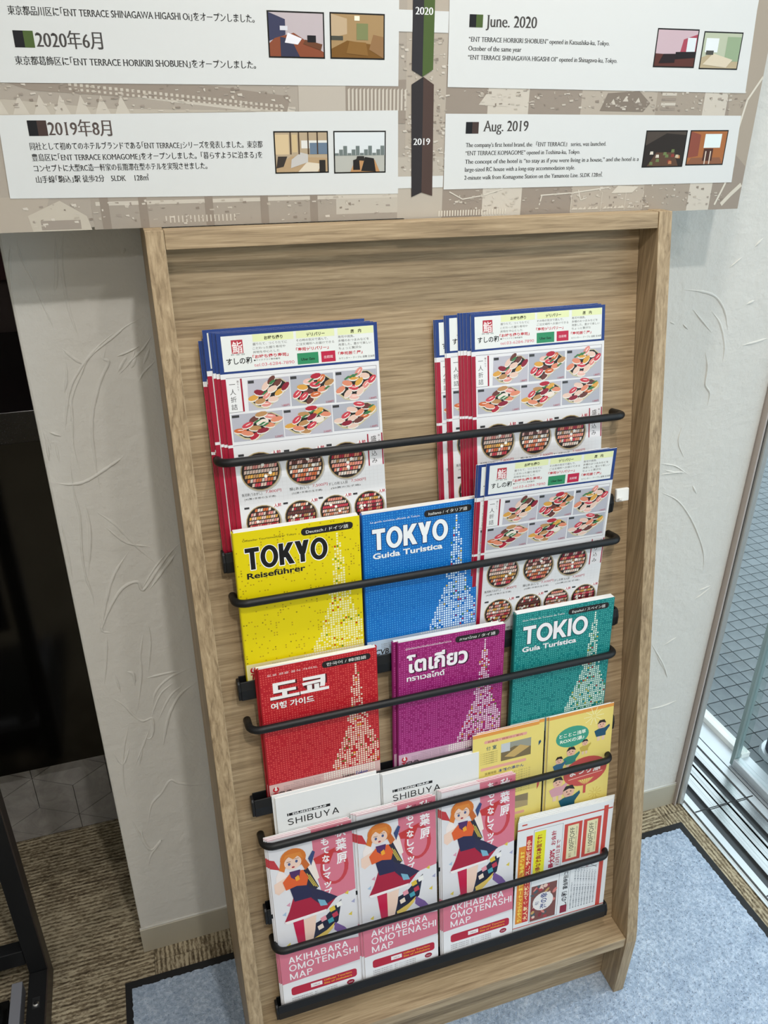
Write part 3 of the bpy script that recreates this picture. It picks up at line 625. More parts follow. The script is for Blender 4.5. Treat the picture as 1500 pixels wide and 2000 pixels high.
    # platters
    for k in range(34): pg.line([(8+k*5.8, 70), (8+k*5.8, 108)], .18, 'D4D2D4', 1)
    for k in range(8): pg.line([(8, 70+k*5), (206, 70+k*5)], .18, 'D4D2D4', 1)
    pg.rect(188, 101.8, 209.5, 147, 'E6E3E5', 2); pg.rect(187.5, 101.8, 189.2, 147, RED, 3); pg.rect(207.6, 101.8, 209.4, 147, RED, 3)
    pg.vtext('盛り込み', 196.5, 146, 8.6, '2A2624', 3, pitch=10.4); pg.vtext('握・巻', 204.3, 146, 3, '553333', 3, pitch=3.8)
    for (cx, cy, r_, sd_) in ((38.5, 113.2, 26.5, 1), (98.4, 112.8, 26, 2), (156.5, 113.8, 26, 3), (36, 42.5, 23.5, 4), (87.5, 43.3, 22.5, 5), (136, 44.7, 22, 6), (185, 44, 22, 7)): platter(pg, cx, cy, r_, sd_)
    for (x, t, t2, pr) in ((10.5, '魚河岸(うおがし)', '(42貫+手巻の玉子焼)', '7,800円'), (74.5, '葵(あおい)', '(32貫+手巻の玉子焼)', '7,500円'), (129, 'すしの和 5人前', '(50貫の玉子焼)', '7,500円')):
        pg.text(t, x, 81, 4.6, '2A2A2A', 3, w=27); pg.text(pr, x+32, 82, 5, 'C04050', 3, w=21); pg.text(t2, x+3, 75.5, 3, '444444', 3, w=42)
    pg.text('すしの和 宅配・お持ち帰りメニュー', 12, 8, 5, '444444', 3, w=150)
    return pg.mesh('menu_leaflet', sx=1.028, sy=1.012)
menu_me = make_menu()
def leaflet(row, x, ob, ot, dy, rot, label, group):
    o = link('menu_leaflet', menu_me); o.matrix_world = frame_for(row, x, ob, ot, dy, rot); return tag(o, label, 'leaflet', group)
GA, GB, GC = 'sushi menus stacked in the upper left of the rack', 'sushi menus stacked in the upper right of the rack', 'sushi menus in the second tray'
LA = [(.0500, -.001), (.0525, -.001), (.0550, .002), (.0575, .006), (.0560, .0125), (.0635, .009), (.0676, .008)]
for i, (x, dy) in enumerate(LA):
    lab = ['rearmost sushi menu leaflet of the upper left stack, sticking out furthest left', 'second sushi menu from the back of the upper left stack', 'third sushi menu from the back of the upper left stack', 'fourth sushi menu from the back of the upper left stack', 'sushi menu leaflet sticking up highest in the upper left stack', 'third sushi menu from the front of the upper left stack', 'sushi menu just behind the front one of the upper left stack'][i]
    leaflet(0, x, .0085+i*.0011, 0, dy, 0, lab, GA)
leaflet(0, .0722, .0172, 0, .007, 0, 'front sushi menu leaflet of the upper left stack, fully visible above the yellow guidebook', GA)
LB = [(.3735, .003), (.3755, .003), (.3885, .008), (.3905, .008), (.4080, .010), (.4115, .010), (.4155, .010), (.4205, .009)]
for i, (x, dy) in enumerate(LB):
    lab = ['rearmost sushi menu leaflet of the upper right stack, sticking out furthest left', 'sushi menu just in front of the rearmost one of the upper right stack', 'rear sushi menu of the second step in the upper right stack', 'front sushi menu of the second step in the upper right stack', 'fifth sushi menu from the back of the upper right stack', 'fourth sushi menu from the front of the upper right stack', 'third sushi menu from the front of the upper right stack', 'sushi menu just behind the front one of the upper right stack'][i]
    leaflet(0, x, .0075+i*.0011, 0, dy, 0, lab, GB)
leaflet(0, .4262, .0172, 0, .0075, 0, 'front sushi menu leaflet of the upper right stack, under the top rod', GB)
for i, x in enumerate((.4150, .4175)): leaflet(1, x, .0055+i*.0012, .0385+i*.0013, .005, 0, ['rearmost sushi menu of the second tray, seen as a thin blue and red edge', 'middle sushi menu of the second tray, seen as an edge just behind the front one'][i], GC)
leaflet(1, .4265, .0085, .0415, .006, -.010, 'front sushi menu leaflet in the second tray, right of the blue guidebook', GC)

# ---- city guidebooks (B5)
def guide(lang, title, sub, small, base, dot, tcol, ink, outline, seed, tw, sw, asian=False):
    pg = Page(181, 256, base, .0004)
    r = random.Random(seed); P = 3.9; nx, ny = 46, 54
    def in_tower(x, y):
        h = y-48
        if h < 0: return False
        cxx = 147
        if h > 186: return False
        if h > 150: w_ = 2.4+(186-h)*.10
        elif h > 138: w_ = 9.5
        elif h > 92: w_ = 7+(138-h)*.13
        elif h > 84: w_ = 17
        else: w_ = 14+(84-h)*.40
        return abs(x-cxx) < w_
    for j in range(ny):
        for i in range(nx):
            x, y = 2.5+i*P, 50+j*P
            if y > 254 or x > 179: continue
            if in_tower(x, y):
                c = tcol if r.random() < .8 else r.choice([base, ink if asian is None else base, 'C03020', '5A8A3A', 'E0C040'])
                s_ = 1.35 if r.random() < .85 else 1.0
                pg.rect(x-s_, y-s_, x+s_, y+s_, c, 1)
            elif r.random() < (.97 if dot[1] else .16):
                c = dot[0] if r.random() < .82 else dot[2]; s_ = .85 if dot[1] else .95
                pg.rect(x-s_, y-s_, x+s_, y+s_, c, 1)
    pg.rect(0, 0, 181, 47.5, {'E6D200': 'E9E2A8', '0A6CC0': 'B8CCE0', 'BC1C28': 'D8B4B0', '9A1E6E': 'CDA8BC', '12807E': 'A8C8C4'}[base], 1)
    for j in range(4):
        for i in range(22, 44): pg.rect(2+i*P, 47.5-j*3.6-3, 4+i*P, 47.5-j*3.6-1, 'F4F2E6', 2)
    pg.rrect(95, 237.5, 171, 248.5, 5, '201C1C', 2); pg.text(lang, 133, 240.3, 6.2, 'F2F2EE', 3, align='c', w=62)
    big = 33/.69 if not asian else 36
    y0 = 198 if not asian else 200
    if not asian: pg.word(title, 14, y0, 33, tw, .20, ink, 2, gap=.045, out=outline, od=1.1)
    else: pg.text(title, 14+.9, y0-1.1, big, outline, 2, w=tw+1.5, bold=.055); pg.text(title, 14, y0, big, ink, 3, w=tw, bold=.035)
    pg.text(sub, 14, 184, 12.2, outline if outline != 'FFFFFF' else 'F6E850', 2, w=sw+.5, bold=.04); pg.text(sub, 14, 184.3, 12.2, ink, 3, w=sw, bold=.028)
    pg.text(small, 12, 241, 4, ink, 2, w=76)
    # foot
    pg.ell(10, 37, 5, 5, 'C02030', 2, 16); pg.ell(10, 37, 2.4, 2.4, 'EAE0DC', 3, 12); pg.rect(8.6, 38, 11.4, 43, 'EAE0DC', 3)
    pg.text('TCVB', 4, 22, 13, '2A2426', 2, w=30, bold=.02, slant=.15); pg.text('T', 4, 22, 13, 'C02030', 3, bold=.03, slant=.15)
    for k in range(4): pg.text('Tokyo Convention & Visitors Bureau', 22+16*(k == 0), 42-k*3.2, 2.4, '6A6466', 2, w=60)
    pg.text('Tokyo', 116, 30, 8.5, '2A2426', 2, w=21, bold=.02, slant=.2); pg.text('Tokyo', 138, 30, 8.5, '2A50A0', 2, w=21, bold=.02, slant=.2)
    return pg.mesh('cover', sx=.985)
TABS = ['3A3A8A', '8A2A7A', 'C03A60', 'D85A2A', 'D8A020', '2A8A3A', '1A6AA8', '6A2A80', 'B82A3A', '2A9A8A']
def book(name, row, x, dy, ob, ot, me, spine, th, label, group, wedge=.0, rot=0):
    """front cover, page block that opens slightly toward the fore edge, back cover, spine, index tabs on the fore edge"""
    e = empty(name); tag(e, label, 'guidebook', group); e.matrix_world = frame_for(row, x, ob, ot, dy, rot)
    link('front_cover', me, e)
    W, Hh = .1783, .256
    g = G()
    # page block, top edge slightly proud and bulging
    n = 8; top = []
    vs = []; 
    for i in range(n+1):
        u = i/n; z0 = -.0004-(th*.42*(1-u)**3 if wedge else 0); z1 = -th+.0004
        xx = .001+u*(W-.003)
        vs += [(xx, .001, z0), (xx, Hh+.0012, z0), (xx, .001, z1), (xx, Hh+.0012, z1)]
    fs = []
    for i in range(n):
        a = i*4; b = a+4; fs += [(a, b, b+1, a+1), (a+2, a+3, b+3, b+2), (a+1, b+1, b+3, a+3), (a, a+2, b+2, b)]
    fs += [(0, 1, 3, 2), (n*4, n*4+2, n*4+3, n*4+1)]
    link('page_block', recalc(g.add(vs, fs).mesh('page_block', M['paper'])), e)
    g = G().box((0, 0, -th), (W, Hh-.0008, -th+.0004)); link('back_cover', g.mesh('back_cover', spine), e)
    g = G(); n = 6
    pts = [(-.0006-.0012*math.sin(math.pi*k/n), 0, -th*k/n) for k in range(n+1)]+[(.0006, 0, -th), (.0006, 0, 0)]
    link('spine', recalc(g.prism(pts, (0, Hh-.0008, 0)).mesh('spine', spine)), e)
    g = G(); cols = []
    tb = tabs_mats
    for k in range(26):
        y = .012+k*.0092; g.box((W-.0021, y, -th*.93), (W-.0012, y+.0078, -th*.12), (k*7+3*(k % 3)) % len(TABS))
    o = link('index_tabs', g.mesh('index_tabs', tb), e); o['label'] = 'coloured index marks printed on the page edge'
    return e
tabs_mats = [mat('index mark %d' % i, tuple(int(c[j:j+2], 16) for j in (0, 2, 4)), .6) for i, c in enumerate(TABS)]
def cm(h): return mat('cover '+h, tuple(int(h[j:j+2], 16) for j in (0, 2, 4)), .42)
GG = 'city guidebooks in the rack'
Y_ = guide('Deutsch / ドイツ語', 'TOKYO', 'Reiseführer', 'Offizieller Tourismusführer Tokyo', 'E6D200', ('B89A10', False, '8A7A10'), 'F4EFC0', '141414', 'FFFFFF', 1, 118, 84)
B_ = guide('Italiano / イタリア語', 'TOKYO', 'Guida Turistica', 'La guida turistica ufficiale di Tokyo', '0A6CC0', ('3E9CDC', True, '2288CC'), 'DCEFFA', 'F2F4F6', '0A3A70', 2, 119, 110)
R__ = guide('한국어 / 韓国語', '도쿄', '여행 가이드', '도쿄 관광 공식 가이드', 'BC1C28', ('DC5A54', True, 'B01828'), 'F2E2CC', 'F6F2F0', '501018', 3, 90, 66, True)
P__ = guide('ภาษาไทย / タイ語', 'โตเกียว', 'ทราเวลไกด์', 'คู่มือท่องเที่ยวโตเกียวอย่างเป็นทางการ', '9A1E6E', ('C45AA0', True, '86185E'), 'F0DCE8', 'F6F0F4', '400A30', 4, 103, 64, True)
G__ = guide('Español / スペイン語', 'TOKIO', 'Guía Turística', 'Guía Oficial de Turismo de Tokio', '12807E', ('56B4AE', True, '0A6870'), 'E4F0E0', 'F2EEF0', '0A4A4C', 5, 120, 100)
cy_, cb_, cr_, cp_, cg_ = cm('D8C800'), cm('1060B0'), cm('A81824'), cm('8A1A62'), cm('0E6E6C')
book('guidebook', 1, .0630, -.0080, .0135, .0325, Y_, cy_, .0100, 'yellow guidebook reading TOKYO Reiseführer in the second tray', GG)
book('guidebook', 1, .2465, -.0085, .0135, .0325, B_, cb_, .0100, 'blue guidebook reading TOKYO Guida Turistica', GG, .9, .004)
book('guidebook', 2, .0745, -.0170, .0075, .0275, R__, cr_, .0048, 'rear red guidebook, hidden behind its twin but for the top edge', GG, rot=.004)
book('guidebook', 2, .0768, -.0155, .0135, .0330, R__, cr_, .0058, 'front red Korean guidebook in the third tray', GG, .9)
book('guidebook', 2, .2805, -.0160, .0075, .0275, P__, cp_, .0048, 'rear purple guidebook, showing only its left and top edges', GG, rot=-.008)
book('guidebook', 2, .2860, -.0160, .0135, .0330, P__, cp_, .0058, 'front purple Thai guidebook in the middle of the third tray', GG, .9, -.012)
book('guidebook', 2, .4835, -.0065, .0135, .0325, G__, cg_, .0105, 'teal guidebook reading TOKIO Guía Turística', GG, rot=-.010)

# ---- white area maps
def make_white():
    pg = Page(166, 228, 'E8E8E8', .0022)
    pg.rect(16, 189.5, 84, 194.5, '1A1A1A', 1); pg.text('GUIDE MAP', 24, 190.6, 3.8, 'F4F4F4', 2, w=54, bold=.03)
    for k in range(9): pg.rect(18+k*7.2, 189.2, 18.7+k*7.2, 194.8, 'F4F4F4', 3)
    pg.word('SHIBUYA', 16, 172, 11.8, 82, .145, '111111', 1, gap=.20); pg.line([(16, 164), (98, 164)], .3, 'B0B0B0', 1); return pg.mesh('area_map', sx=1.012)
wm = make_white(); GW = 'white area maps in the fourth tray'
for (x, ob, ot, dy, rot, lab) in ((.0790, .0100, .0232, -.005, .006, 'rear white SHIBUYA map at the left of the fourth tray'), (.0822, .0130, .0262, -.0085, 0, 'front white SHIBUYA map at the left of the fourth tray, below the red guidebook'),
                       (.2520, .0095, .0225, -.012, .0, 'rear white SHIBUYA map in the middle of the fourth tray, below the purple guidebook'), (.2553, .0122, .0252, -.0140, .003, 'front white SHIBUYA map in the middle of the fourth tray')):
    o = link('area_map', wm); o.matrix_world = frame_for(3, x, ob, ot, dy, rot); tag(o, lab, 'map', GW)

# ---- yellow bath house leaflets
YL = 'ECD77A'
def figure(pg, x, y, s, coat, l=4):                 # tiny generic festival figure
    pg.ell(x, y+5.2*s, 2.6*s, 3.0*s, 'E8B8A0', l, 12); pg.poly([(x-2.8*s, y+6*s), (x-1.5*s, y+8.6*s), (x+1.6*s, y+8.6*s), (x+2.8*s, y+6*s), (x, y+7*s)], '2A2422', l+1)
    pg.poly([(x-3*s, y-3*s), (x-4.5*s, y+1.5*s), (x-2*s, y+2.6*s), (x+2*s, y+2.6*s), (x+5*s, y+4.5*s), (x+5.4*s, y+3*s), (x+3*s, y-.5*s), (x+3*s, y-3*s)], coat, l)
    pg.rect(x-2.4*s, y-6*s, x-.6*s, y-3*s, 'E8C8B0', l); pg.rect(x+.6*s, y-6*s, x+2.4*s, y-3*s, 'E8C8B0', l)
    pg.ell(x-.9*s, y+5.4*s, .35*s, .35*s, '2A2422', l+1, 6); pg.ell(x+.9*s, y+5.4*s, .35*s, .35*s, '2A2422', l+1, 6); pg.rect(x-.6*s, y+3.7*s, x+.6*s, y+4.1*s, 'A03030', l+1)
def star(pg, x, y, r_, col, l=1, n=10):
    for k in range(n):
        a = 2*math.pi*k/n; pg.line([(x+r_*.25*math.cos(a), y+r_*.25*math.sin(a)), (x+r_*math.cos(a), y+r_*math.sin(a))], 1.0, col, l); pg.ell(x+r_*1.1*math.cos(a), y+r_*1.1*math.sin(a), 1, 1, col, l, 6)
def make_bath_front():
    pg = Page(121, 262, YL, .0016); pg.rect(0, 255, 121, 262, 'E39A48', 1)
    star(pg, 84, 243, 16, 'F8F2C0'); star(pg, 96, 70, 11, 'D8B850'); star(pg, 20, 30, 10, 'D8B850')
    pg.ell(45, 210, 31, 22, '3F9C84', 2, 24); pg.rect(43.5, 178, 46.5, 192, '3F9C84', 2)
    pg.text('とことこ浅草', 20, 212, 9, 'F4F8E8', 3, w=50, bold=.02); pg.text('ROXの湯♪', 22, 200, 9, 'F4F8E8', 3, w=46, bold=.02)
    figure(pg, 100, 205, 3.0, '22506A'); figure(pg, 70, 178, 2.2, 'C8B050'); figure(pg, 44, 160, 3.2, '3A8878'); figure(pg, 22, 150, 2.6, '3A6A8A')
    pg.ell(74, 126, 42, 32, 'C8504A', 5, 26); pg.text('まつり湯', 44, 122, 19, 'F8F0EA', 6, w=60, bold=.03); pg.line([(42, 114), (108, 118)], 1.2, 'F0C8B8', 6)
    pg.poly([(60, 108), (92, 108), (80, 96), (72, 96)], 'E8D070', 6)
    for k in range(7): pg.line([(76, 92), (60+k*5.4, 110)], .8, 'C8504A', 7)
    pg.rect(72, 76, 77, 96, 'C8504A', 6)
    figure(pg, 22, 96, 3.6, 'D8A0A8'); figure(pg, 44, 66, 4.2, '1F5A6E', 6)
    return pg.mesh('bath_leaflet', sx=1.03, sy=.955)
def make_bath_back():
    pg = Page(118, 262, YL, .0016); pg.rect(0, 255, 118, 262, 'E39A48', 1)
    pg.rrect(20, 240, 96, 246, 2, 'E8A898', 1); pg.text('岩盤浴・個室のご案内', 26, 241.2, 4.4, 'A04030', 2, w=62)
    pg.text('個 室', 24, 226, 9, '2A5A6A', 1, w=18, bold=.02)
    for k in range(6): pg.text('くつろぎの休憩処です', 14, 219-k*4.4, 3, '6A6040', 1, w=30)
    pg.rect(50, 196, 104, 232, '9A9A8C', 1); pg.poly([(50, 196), (50, 214), (74, 222), (104, 214), (104, 196)], '7A6A4A', 2); pg.poly([(56, 204), (84, 222), (102, 214), (74, 199)], 'C8A868', 3); pg.rect(50, 214, 66, 232, 'C8CCD0', 2)
    pg.rrect(14, 184, 96, 190, 2, 'E8A898', 1)
    pg.text('営業時間', 22, 174, 6, '5A5030', 1, w=20); pg.text('本館の湯かん', 46, 174, 7, '2A4A8A', 1, w=46, bold=.02)
    for k in range(10): pg.text('天然の湯につかって手足をのばしごゆっくり', 12, 166-k*5, 3.2, '7A6C40', 1, w=92)
    pg.rect(66, 84, 102, 112, '8A7A5C', 1); pg.poly([(66, 84), (102, 84), (102, 96), (66, 102)], 'B09A70', 2)
    pg.rrect(14, 70, 96, 76, 2, 'E8A898', 1); pg.text('ご来館お待ちしています', 20, 58, 5, '3A6A8A', 1, w=80)
    return pg.mesh('bath_leaflet', sx=1.03, sy=.955)
bf, bk = make_bath_front(), make_bath_back(); GY = 'yellow bath house leaflets in the fourth tray'
for (me, x, ob, ot, dy, rot, lab) in ((bf, .4195, .0085, .0222, -.002, 0, 'rear yellow bath leaflet showing a strip right of the leaflet with room photos'),
        (bk, .4115, .0110, .0247, -.003, 0, 'yellow bath leaflet showing photos of rooms, left of the fan leaflet'),
        (bf, .5475, .0085, .0222, -.002, 0, 'rear yellow bath leaflet behind the green and red fan picture'),
        (bf, .5515, .0115, .0252, -.001, 0, 'front yellow bath leaflet with a green fan and a red fan picture')):
    o = link('bath_leaflet', me); o.matrix_world = frame_for(3, x, ob, ot, dy, rot); tag(o, lab, 'leaflet', GY)

# ---- pink city maps with a girl illustration
PK = 'D9788C'
def make_pink():
    pg = Page(137, 378, 'E4E2E6', .0014)
    pg.poly([(70, 378), (137, 378), (137, 232), (84, 222), (72, 290)], PK, 1)
    pg.ell(104, 290, 24, 36, 'C84048', 2, 20); pg.ell(104, 290, 17, 30, PK, 3, 20)
    pg.text('Vol.8', 12, 362, 6, 'C8C0CC', 1); pg.text('日本語・ENGLISH', 88, 366, 5, '602030', 4, w=42)
    for k, (x, y, c) in enumerate([(118, 228, 'E0C84A'), (122, 180, 'E0C84A'), (14, 150, 'E0C84A'), (20, 236, 'D89AB0'), (12, 218, 'A8C0D8'), (108, 148, 'E0C84A'), (30, 142, 'D8A0B0'), (128, 206, 'A8A8C8')]):
        pg.poly([(x, y), (x+7, y+5), (x+6, y-4)], c, 1)
    # generic dancing girl
    SK = 'F2D2C0'
    pg.poly([(0, 320), (16, 312), (8, 334), (0, 338)], 'C43A40', 2)
    pg.poly([(70, 318), (108, 330), (96, 300), (74, 306)], 'C83838', 4)
    pg.poly([(16, 316), (8, 300), (8, 286), (18, 282), (26, 296)], 'F4E8E4', 3); pg.poly([(4, 286), (26, 296), (24, 272), (10, 262), (4, 268)], SK, 3)
    pg.poly([(56, 316), (72, 312), (78, 276), (66, 268), (58, 292)], 'F2E4DC', 4); pg.poly([(52, 300), (60, 304), (76, 258), (66, 250), (54, 270)], '2A2838', 5)
    for k in range(3): pg.line([(54+k*4, 296-k*4), (68+k*3, 262-k*2)], 1.2, 'D8C050', 6)
    pg.poly([(50, 176), (78, 186), (112, 218), (104, 172), (82, 152), (56, 138), (46, 140)], '23263C', 3)
    for k, (x, y, c) in enumerate([(92, 196, 'E0C040'), (76, 180, 'E89AA8'), (88, 172, '4AA0B0'), (104, 202, 'F2F0EC'), (70, 164, 'F2E0D0'), (96, 182, 'C03A50')]): pg.poly([(x, y), (x+9, y+3), (x+7, y+13), (x-2, y+9)], c, 4)
    pg.poly([(46, 196), (68, 200), (64, 168), (58, 142), (46, 138), (44, 168)], SK, 4)
    pg.poly([(62, 150), (84, 160), (98, 172), (94, 160), (76, 142), (64, 138)], 'E8C860', 5); pg.poly([(98, 172), (114, 156), (122, 142), (110, 138), (96, 156)], '7A5A9A', 5); pg.poly([(110, 138), (122, 142), (126, 148), (116, 132)], 'F0ECF0', 6)
    pg.poly([(28, 200), (46, 200), (46, 142), (34, 142)], 'C41E48', 5); pg.poly([(30, 142), (48, 142), (50, 136), (26, 134)], '2A2838', 5)
    pg.poly([(38, 266), (60, 262), (74, 242), (104, 226), (86, 204), (14, 200), (24, 222)], 'A81838', 6)
    pg.poly([(60, 262), (78, 250), (106, 226), (80, 214), (62, 238)], '2A2848', 7); pg.poly([(72, 232), (84, 226), (88, 214), (76, 216)], '7AB0C8', 8)
    pg.poly([(14, 202), (86, 206), (84, 201), (18, 196)], 'F4ECEC', 7)
    pg.poly([(28, 272), (58, 272), (64, 240), (34, 240)], '26264A', 7)
    pg.poly([(18, 286), (30, 300), (52, 302), (60, 284), (56, 268), (40, 272), (22, 268)], 'E0602A', 8)
    pg.poly([(30, 304), (48, 304), (46, 292), (38, 286), (32, 292)], '502A60', 9); pg.poly([(38, 290), (44, 294), (46, 284), (40, 282)], 'F0A830', 10)
    pg.ell(38, 330, 21, 20, 'D9792C', 9, 20); pg.poly([(18, 330), (14, 312), (22, 306), (26, 320)], 'D9792C', 9); pg.poly([(56, 326), (64, 308), (56, 300), (50, 316)], 'C8682A', 9)
    pg.ell(37, 322, 14, 14, SK, 10, 18); pg.poly([(22, 330), (26, 340), (50, 340), (54, 326), (46, 334), (38, 328), (30, 336)], 'E08A3A', 11)
    pg.ell(31, 320, 2.2, 3, '4A5A8A', 11, 10); pg.ell(43, 323, 2.2, 3, '4A5A8A', 11, 10); pg.ell(37, 312.5, 2.6, 1.8, 'B03040', 11, 8)
    pg.rect(27, 324.5, 34, 325.4, '6A3A20', 12); pg.rect(40, 328, 47, 328.8, '6A3A20', 12)
    pg.poly([(62, 322), (70, 336), (74, 332), (66, 306)], '3A4A7A', 10)
    pg.vtext('秋葉原', 117.5, 377, 25, 'F8F2F4', 5, pitch=28, bold=.025, w=18.5); pg.vtext('おもてなしマップ', 91, 374, 16.5, 'F8F2F4', 5, pitch=17.6, bold=.035, w=12.5)
    # foot
    pg.poly([(0, 140), (137, 124), (137, 72), (0, 66)], PK, 13); pg.poly([(0, 134), (30, 134), (30, 120), (0, 120)], PK, 13)
    for (t, y, w_) in (('AKIHABARA', 109, 104), ('OMOTENASHI', 91, 120), ('MAP', 72, 39)): pg.word(t, 14, y, 14.2, w_, .15, 'F8F4F6', 14, gap=.14)
    pg.rect(0, 0, 137, 68, 'EEECEE', 12); pg.rrect(14, 35, 130, 54, 5, 'B8203A', 13)
    pg.rect(48, 41, 68, 50, 'F2ECEC', 14); pg.text('Official', 58, 43.5, 4, '8A2030', 15, align='c'); pg.text('Official Tourism', 71, 46.5, 5.6, 'E8A030', 14, w=50, bold=.03); pg.text('Site of Akihabara', 71, 39.5, 5.6, 'E8A030', 14, w=50, bold=.03)
    pg.ell(118, 26, 7, 5.5, '9A2038', 13, 16); pg.text('MAP', 118, 24, 4, 'F0E0E4', 14, align='c')
    for k in range(3): pg.text('秋葉原観光推進協会 制作・発行 二〇二三年版 無料配布', 14, 27-k*4.4, 3, '5A4A50', 13, w=80)
    for k in range(2): pg.text('Published by Akihabara Tourism Promotion', 14, 13-k*4, 2.6, '7A6A70', 13, w=100)
    for k in range(6): pg.rect(0, 378-.4*k-.2, 137, 378-.4*k, 'F0B8C0', 12)
    return pg.mesh('city_map', sx=.985, sy=.965)
pk = make_pink(); GP = 'pink city maps in the bottom tray'
pink_m = mat('pink paper', (240, 190, 198), .6)
for c0, (x, dy) in enumerate(((.0623, -.0085), (.2055, -.0035), (.3508, -.0003))):
    for k, (dx, dd, off) in enumerate(((-.0050, .0030, -.0034), (-.0028, .0018, -.0017), (0, 0, 0))):
        o = link('city_map', pk); o.matrix_world = frame_for(4, x+dx*(1.6 if c0 == 1 else 1),   .0142+off, .0247+off, dy+dd, 0)
        pos = ('left', 'middle', 'right')[c0]; tag(o, ('front pink Akihabara map with a dancing girl, %s stack of the bottom tray' if k == 2 else ('second pink map, just behind the front one of the %s stack' if k == 1 else 'rearmost pink map of the %s stack, seen as a thin edge')) % pos, 'map', GP)

# ---- coupon leaflets
def make_coupon():
    pg = Page(190, 272, 'E6E7E8', .0012); R9 = math.pi/2; RC = 'C8483C'
    pg.rect(0, 252, 190, 255, RC, 1); pg.rect(172, 20, 181, 262, RC, 2); pg.rect(8, 262, 18, 265, RC, 1); pg.line([(0, 20), (190, 20)], 2, RC, 1)
    pg.rect(4, 30, 30, 215, 'E08828', 1); pg.rect(18, 30, 30, 236, 'C83030', 2)
    pg.text('ランチからディナーまで各種ご宴会承ります', 15, 34, 9, 'FCE860', 3, w=170, rot=R9, bold=.03); pg.text('大人気 食べ放題コースご予約受付中', 27, 34, 9, 'FCE0B0', 3, w=192, rot=R9, bold=.03)
    pg.rect(34, 134, 56, 241, 'E8E22A', 1); pg.text('お得な特典は裏面です!', 48, 140, 11, 'A03A20', 2, w=92, rot=R9, bold=.03)
    pg.frame(32, 24, 90, 246, .6, '6A7078', 1)
    pg.text('最大30%', 76, 146, 13, 'B02040', 2, w=44, rot=R9, bold=.04); pg.text('12月1日まで', 86, 150, 9, 'B04050', 2, w=60, rot=R9, bold=.02); pg.text('お会計', 76, 200, 10, 'B02040', 2, w=34, rot=R9, bold=.02)
    pg.rect(34, 26, 86, 112, '7A4A44', 1)
    r = random.Random(8)
    for k in range(36): pg.ell(36+r.random()*48, 29+r.random()*80, r.uniform(3, 7), r.uniform(2, 5), r.choice(['B04048', 'D88078', 'E8C8B8', '4A5A60', 'C8A060', '8A2A34']), 2+k % 3, 8, r.random()*3)
    pg.ell(59, 70, 21, 22, 'EDE8E4', 6, 24); pg.text('海の幸', 66, 52, 15, '2A3A7A', 7, w=38, rot=R9, bold=.02); pg.text('旬', 50, 64, 9, '2A3A7A', 7, rot=R9)
    for (x) in (95, 134):
        pg.rect(x-2, 152, x+34, 241, RC, 2); pg.rect(x+5, 158, x+27, 236, 'E6DDB4', 3); pg.text('100円OFF', x+19, 176, 13, '3A3A30', 4, w=54, rot=R9); pg.text('割引', x+15, 160, 6, '8A3030', 4, rot=R9)
        for k in range(3): pg.text('ご利用券 有効期限', x+24+k*.1, 162+k*24, 2.6, '6A6A50', 4, rot=R9)
    pg.text('すしの和', 108, 28, 13, '2A2A30', 2, w=50, rot=R9, bold=.02); pg.text('宴会特別コース', 108, 84, 11, '2A2A30', 2, w=60, rot=R9, bold=.02)
    pg.rect(96, 26, 110, 44, '8A2038', 3); pg.line([(112, 26), (112, 148)], .5, '6A6A70', 1)
    for k in range(9): pg.text('飲み放題付き税込価格 お一人様 四千円より', 119+k*6, 30, 4, '4A5A6A', 2, w=66+((k*37) % 40), rot=R9)
    pg.line([(120, 128), (168, 122)], 1, '3A3A40', 2); pg.line([(140, 140), (168, 118)], .8, '3A3A40', 2); pg.text('地図', 150, 124, 8, '8A2038', 2, rot=R9)
    return pg.mesh('coupon_leaflet', sy=.955)
cpm = make_coupon(); GK = 'coupon leaflets at the right of the bottom tray'
for k in range(4):
    o = link('coupon_leaflet', cpm); f = (3-k)
    o.matrix_world = frame_for(4, .4865+f*.0008, .0142-f*.0018, .0262-f*.0018, .0+f*.0022, -.022-.004*f)
    tag(o, ['rearmost', 'third', 'second', 'front'][k]+(' white and red coupon leaflet at the right of the bottom tray' if k == 3 else ' coupon leaflet, seen as an edge behind the front one at the lower right'), 'leaflet', GK)

# ================================================================ WALL POSTER
PY = -.119; KK = (PY-CAM[1])/(-.085-CAM[1])
def W2(x, z): return (CAM[0]+(x-CAM[0])*KK, CAM[2]+(z-CAM[2])*KK)
xL, zBt = W2(-.62, 1.4470); xR, _ = W2(.8950, 0); zTp = W2(0, 1.98)[1]
WW, HH = (xR-xL)*1000, (zTp-zBt)*1000
pg = Page(WW, HH, 'ACA296', .0040, .00008)
def q(x, z): a, b = W2(x, z); return ((a-xL)*1000, (b-zBt)*1000)
def PP(l, c, k=1): pg.poly([q(*p) for p in l], c, k)
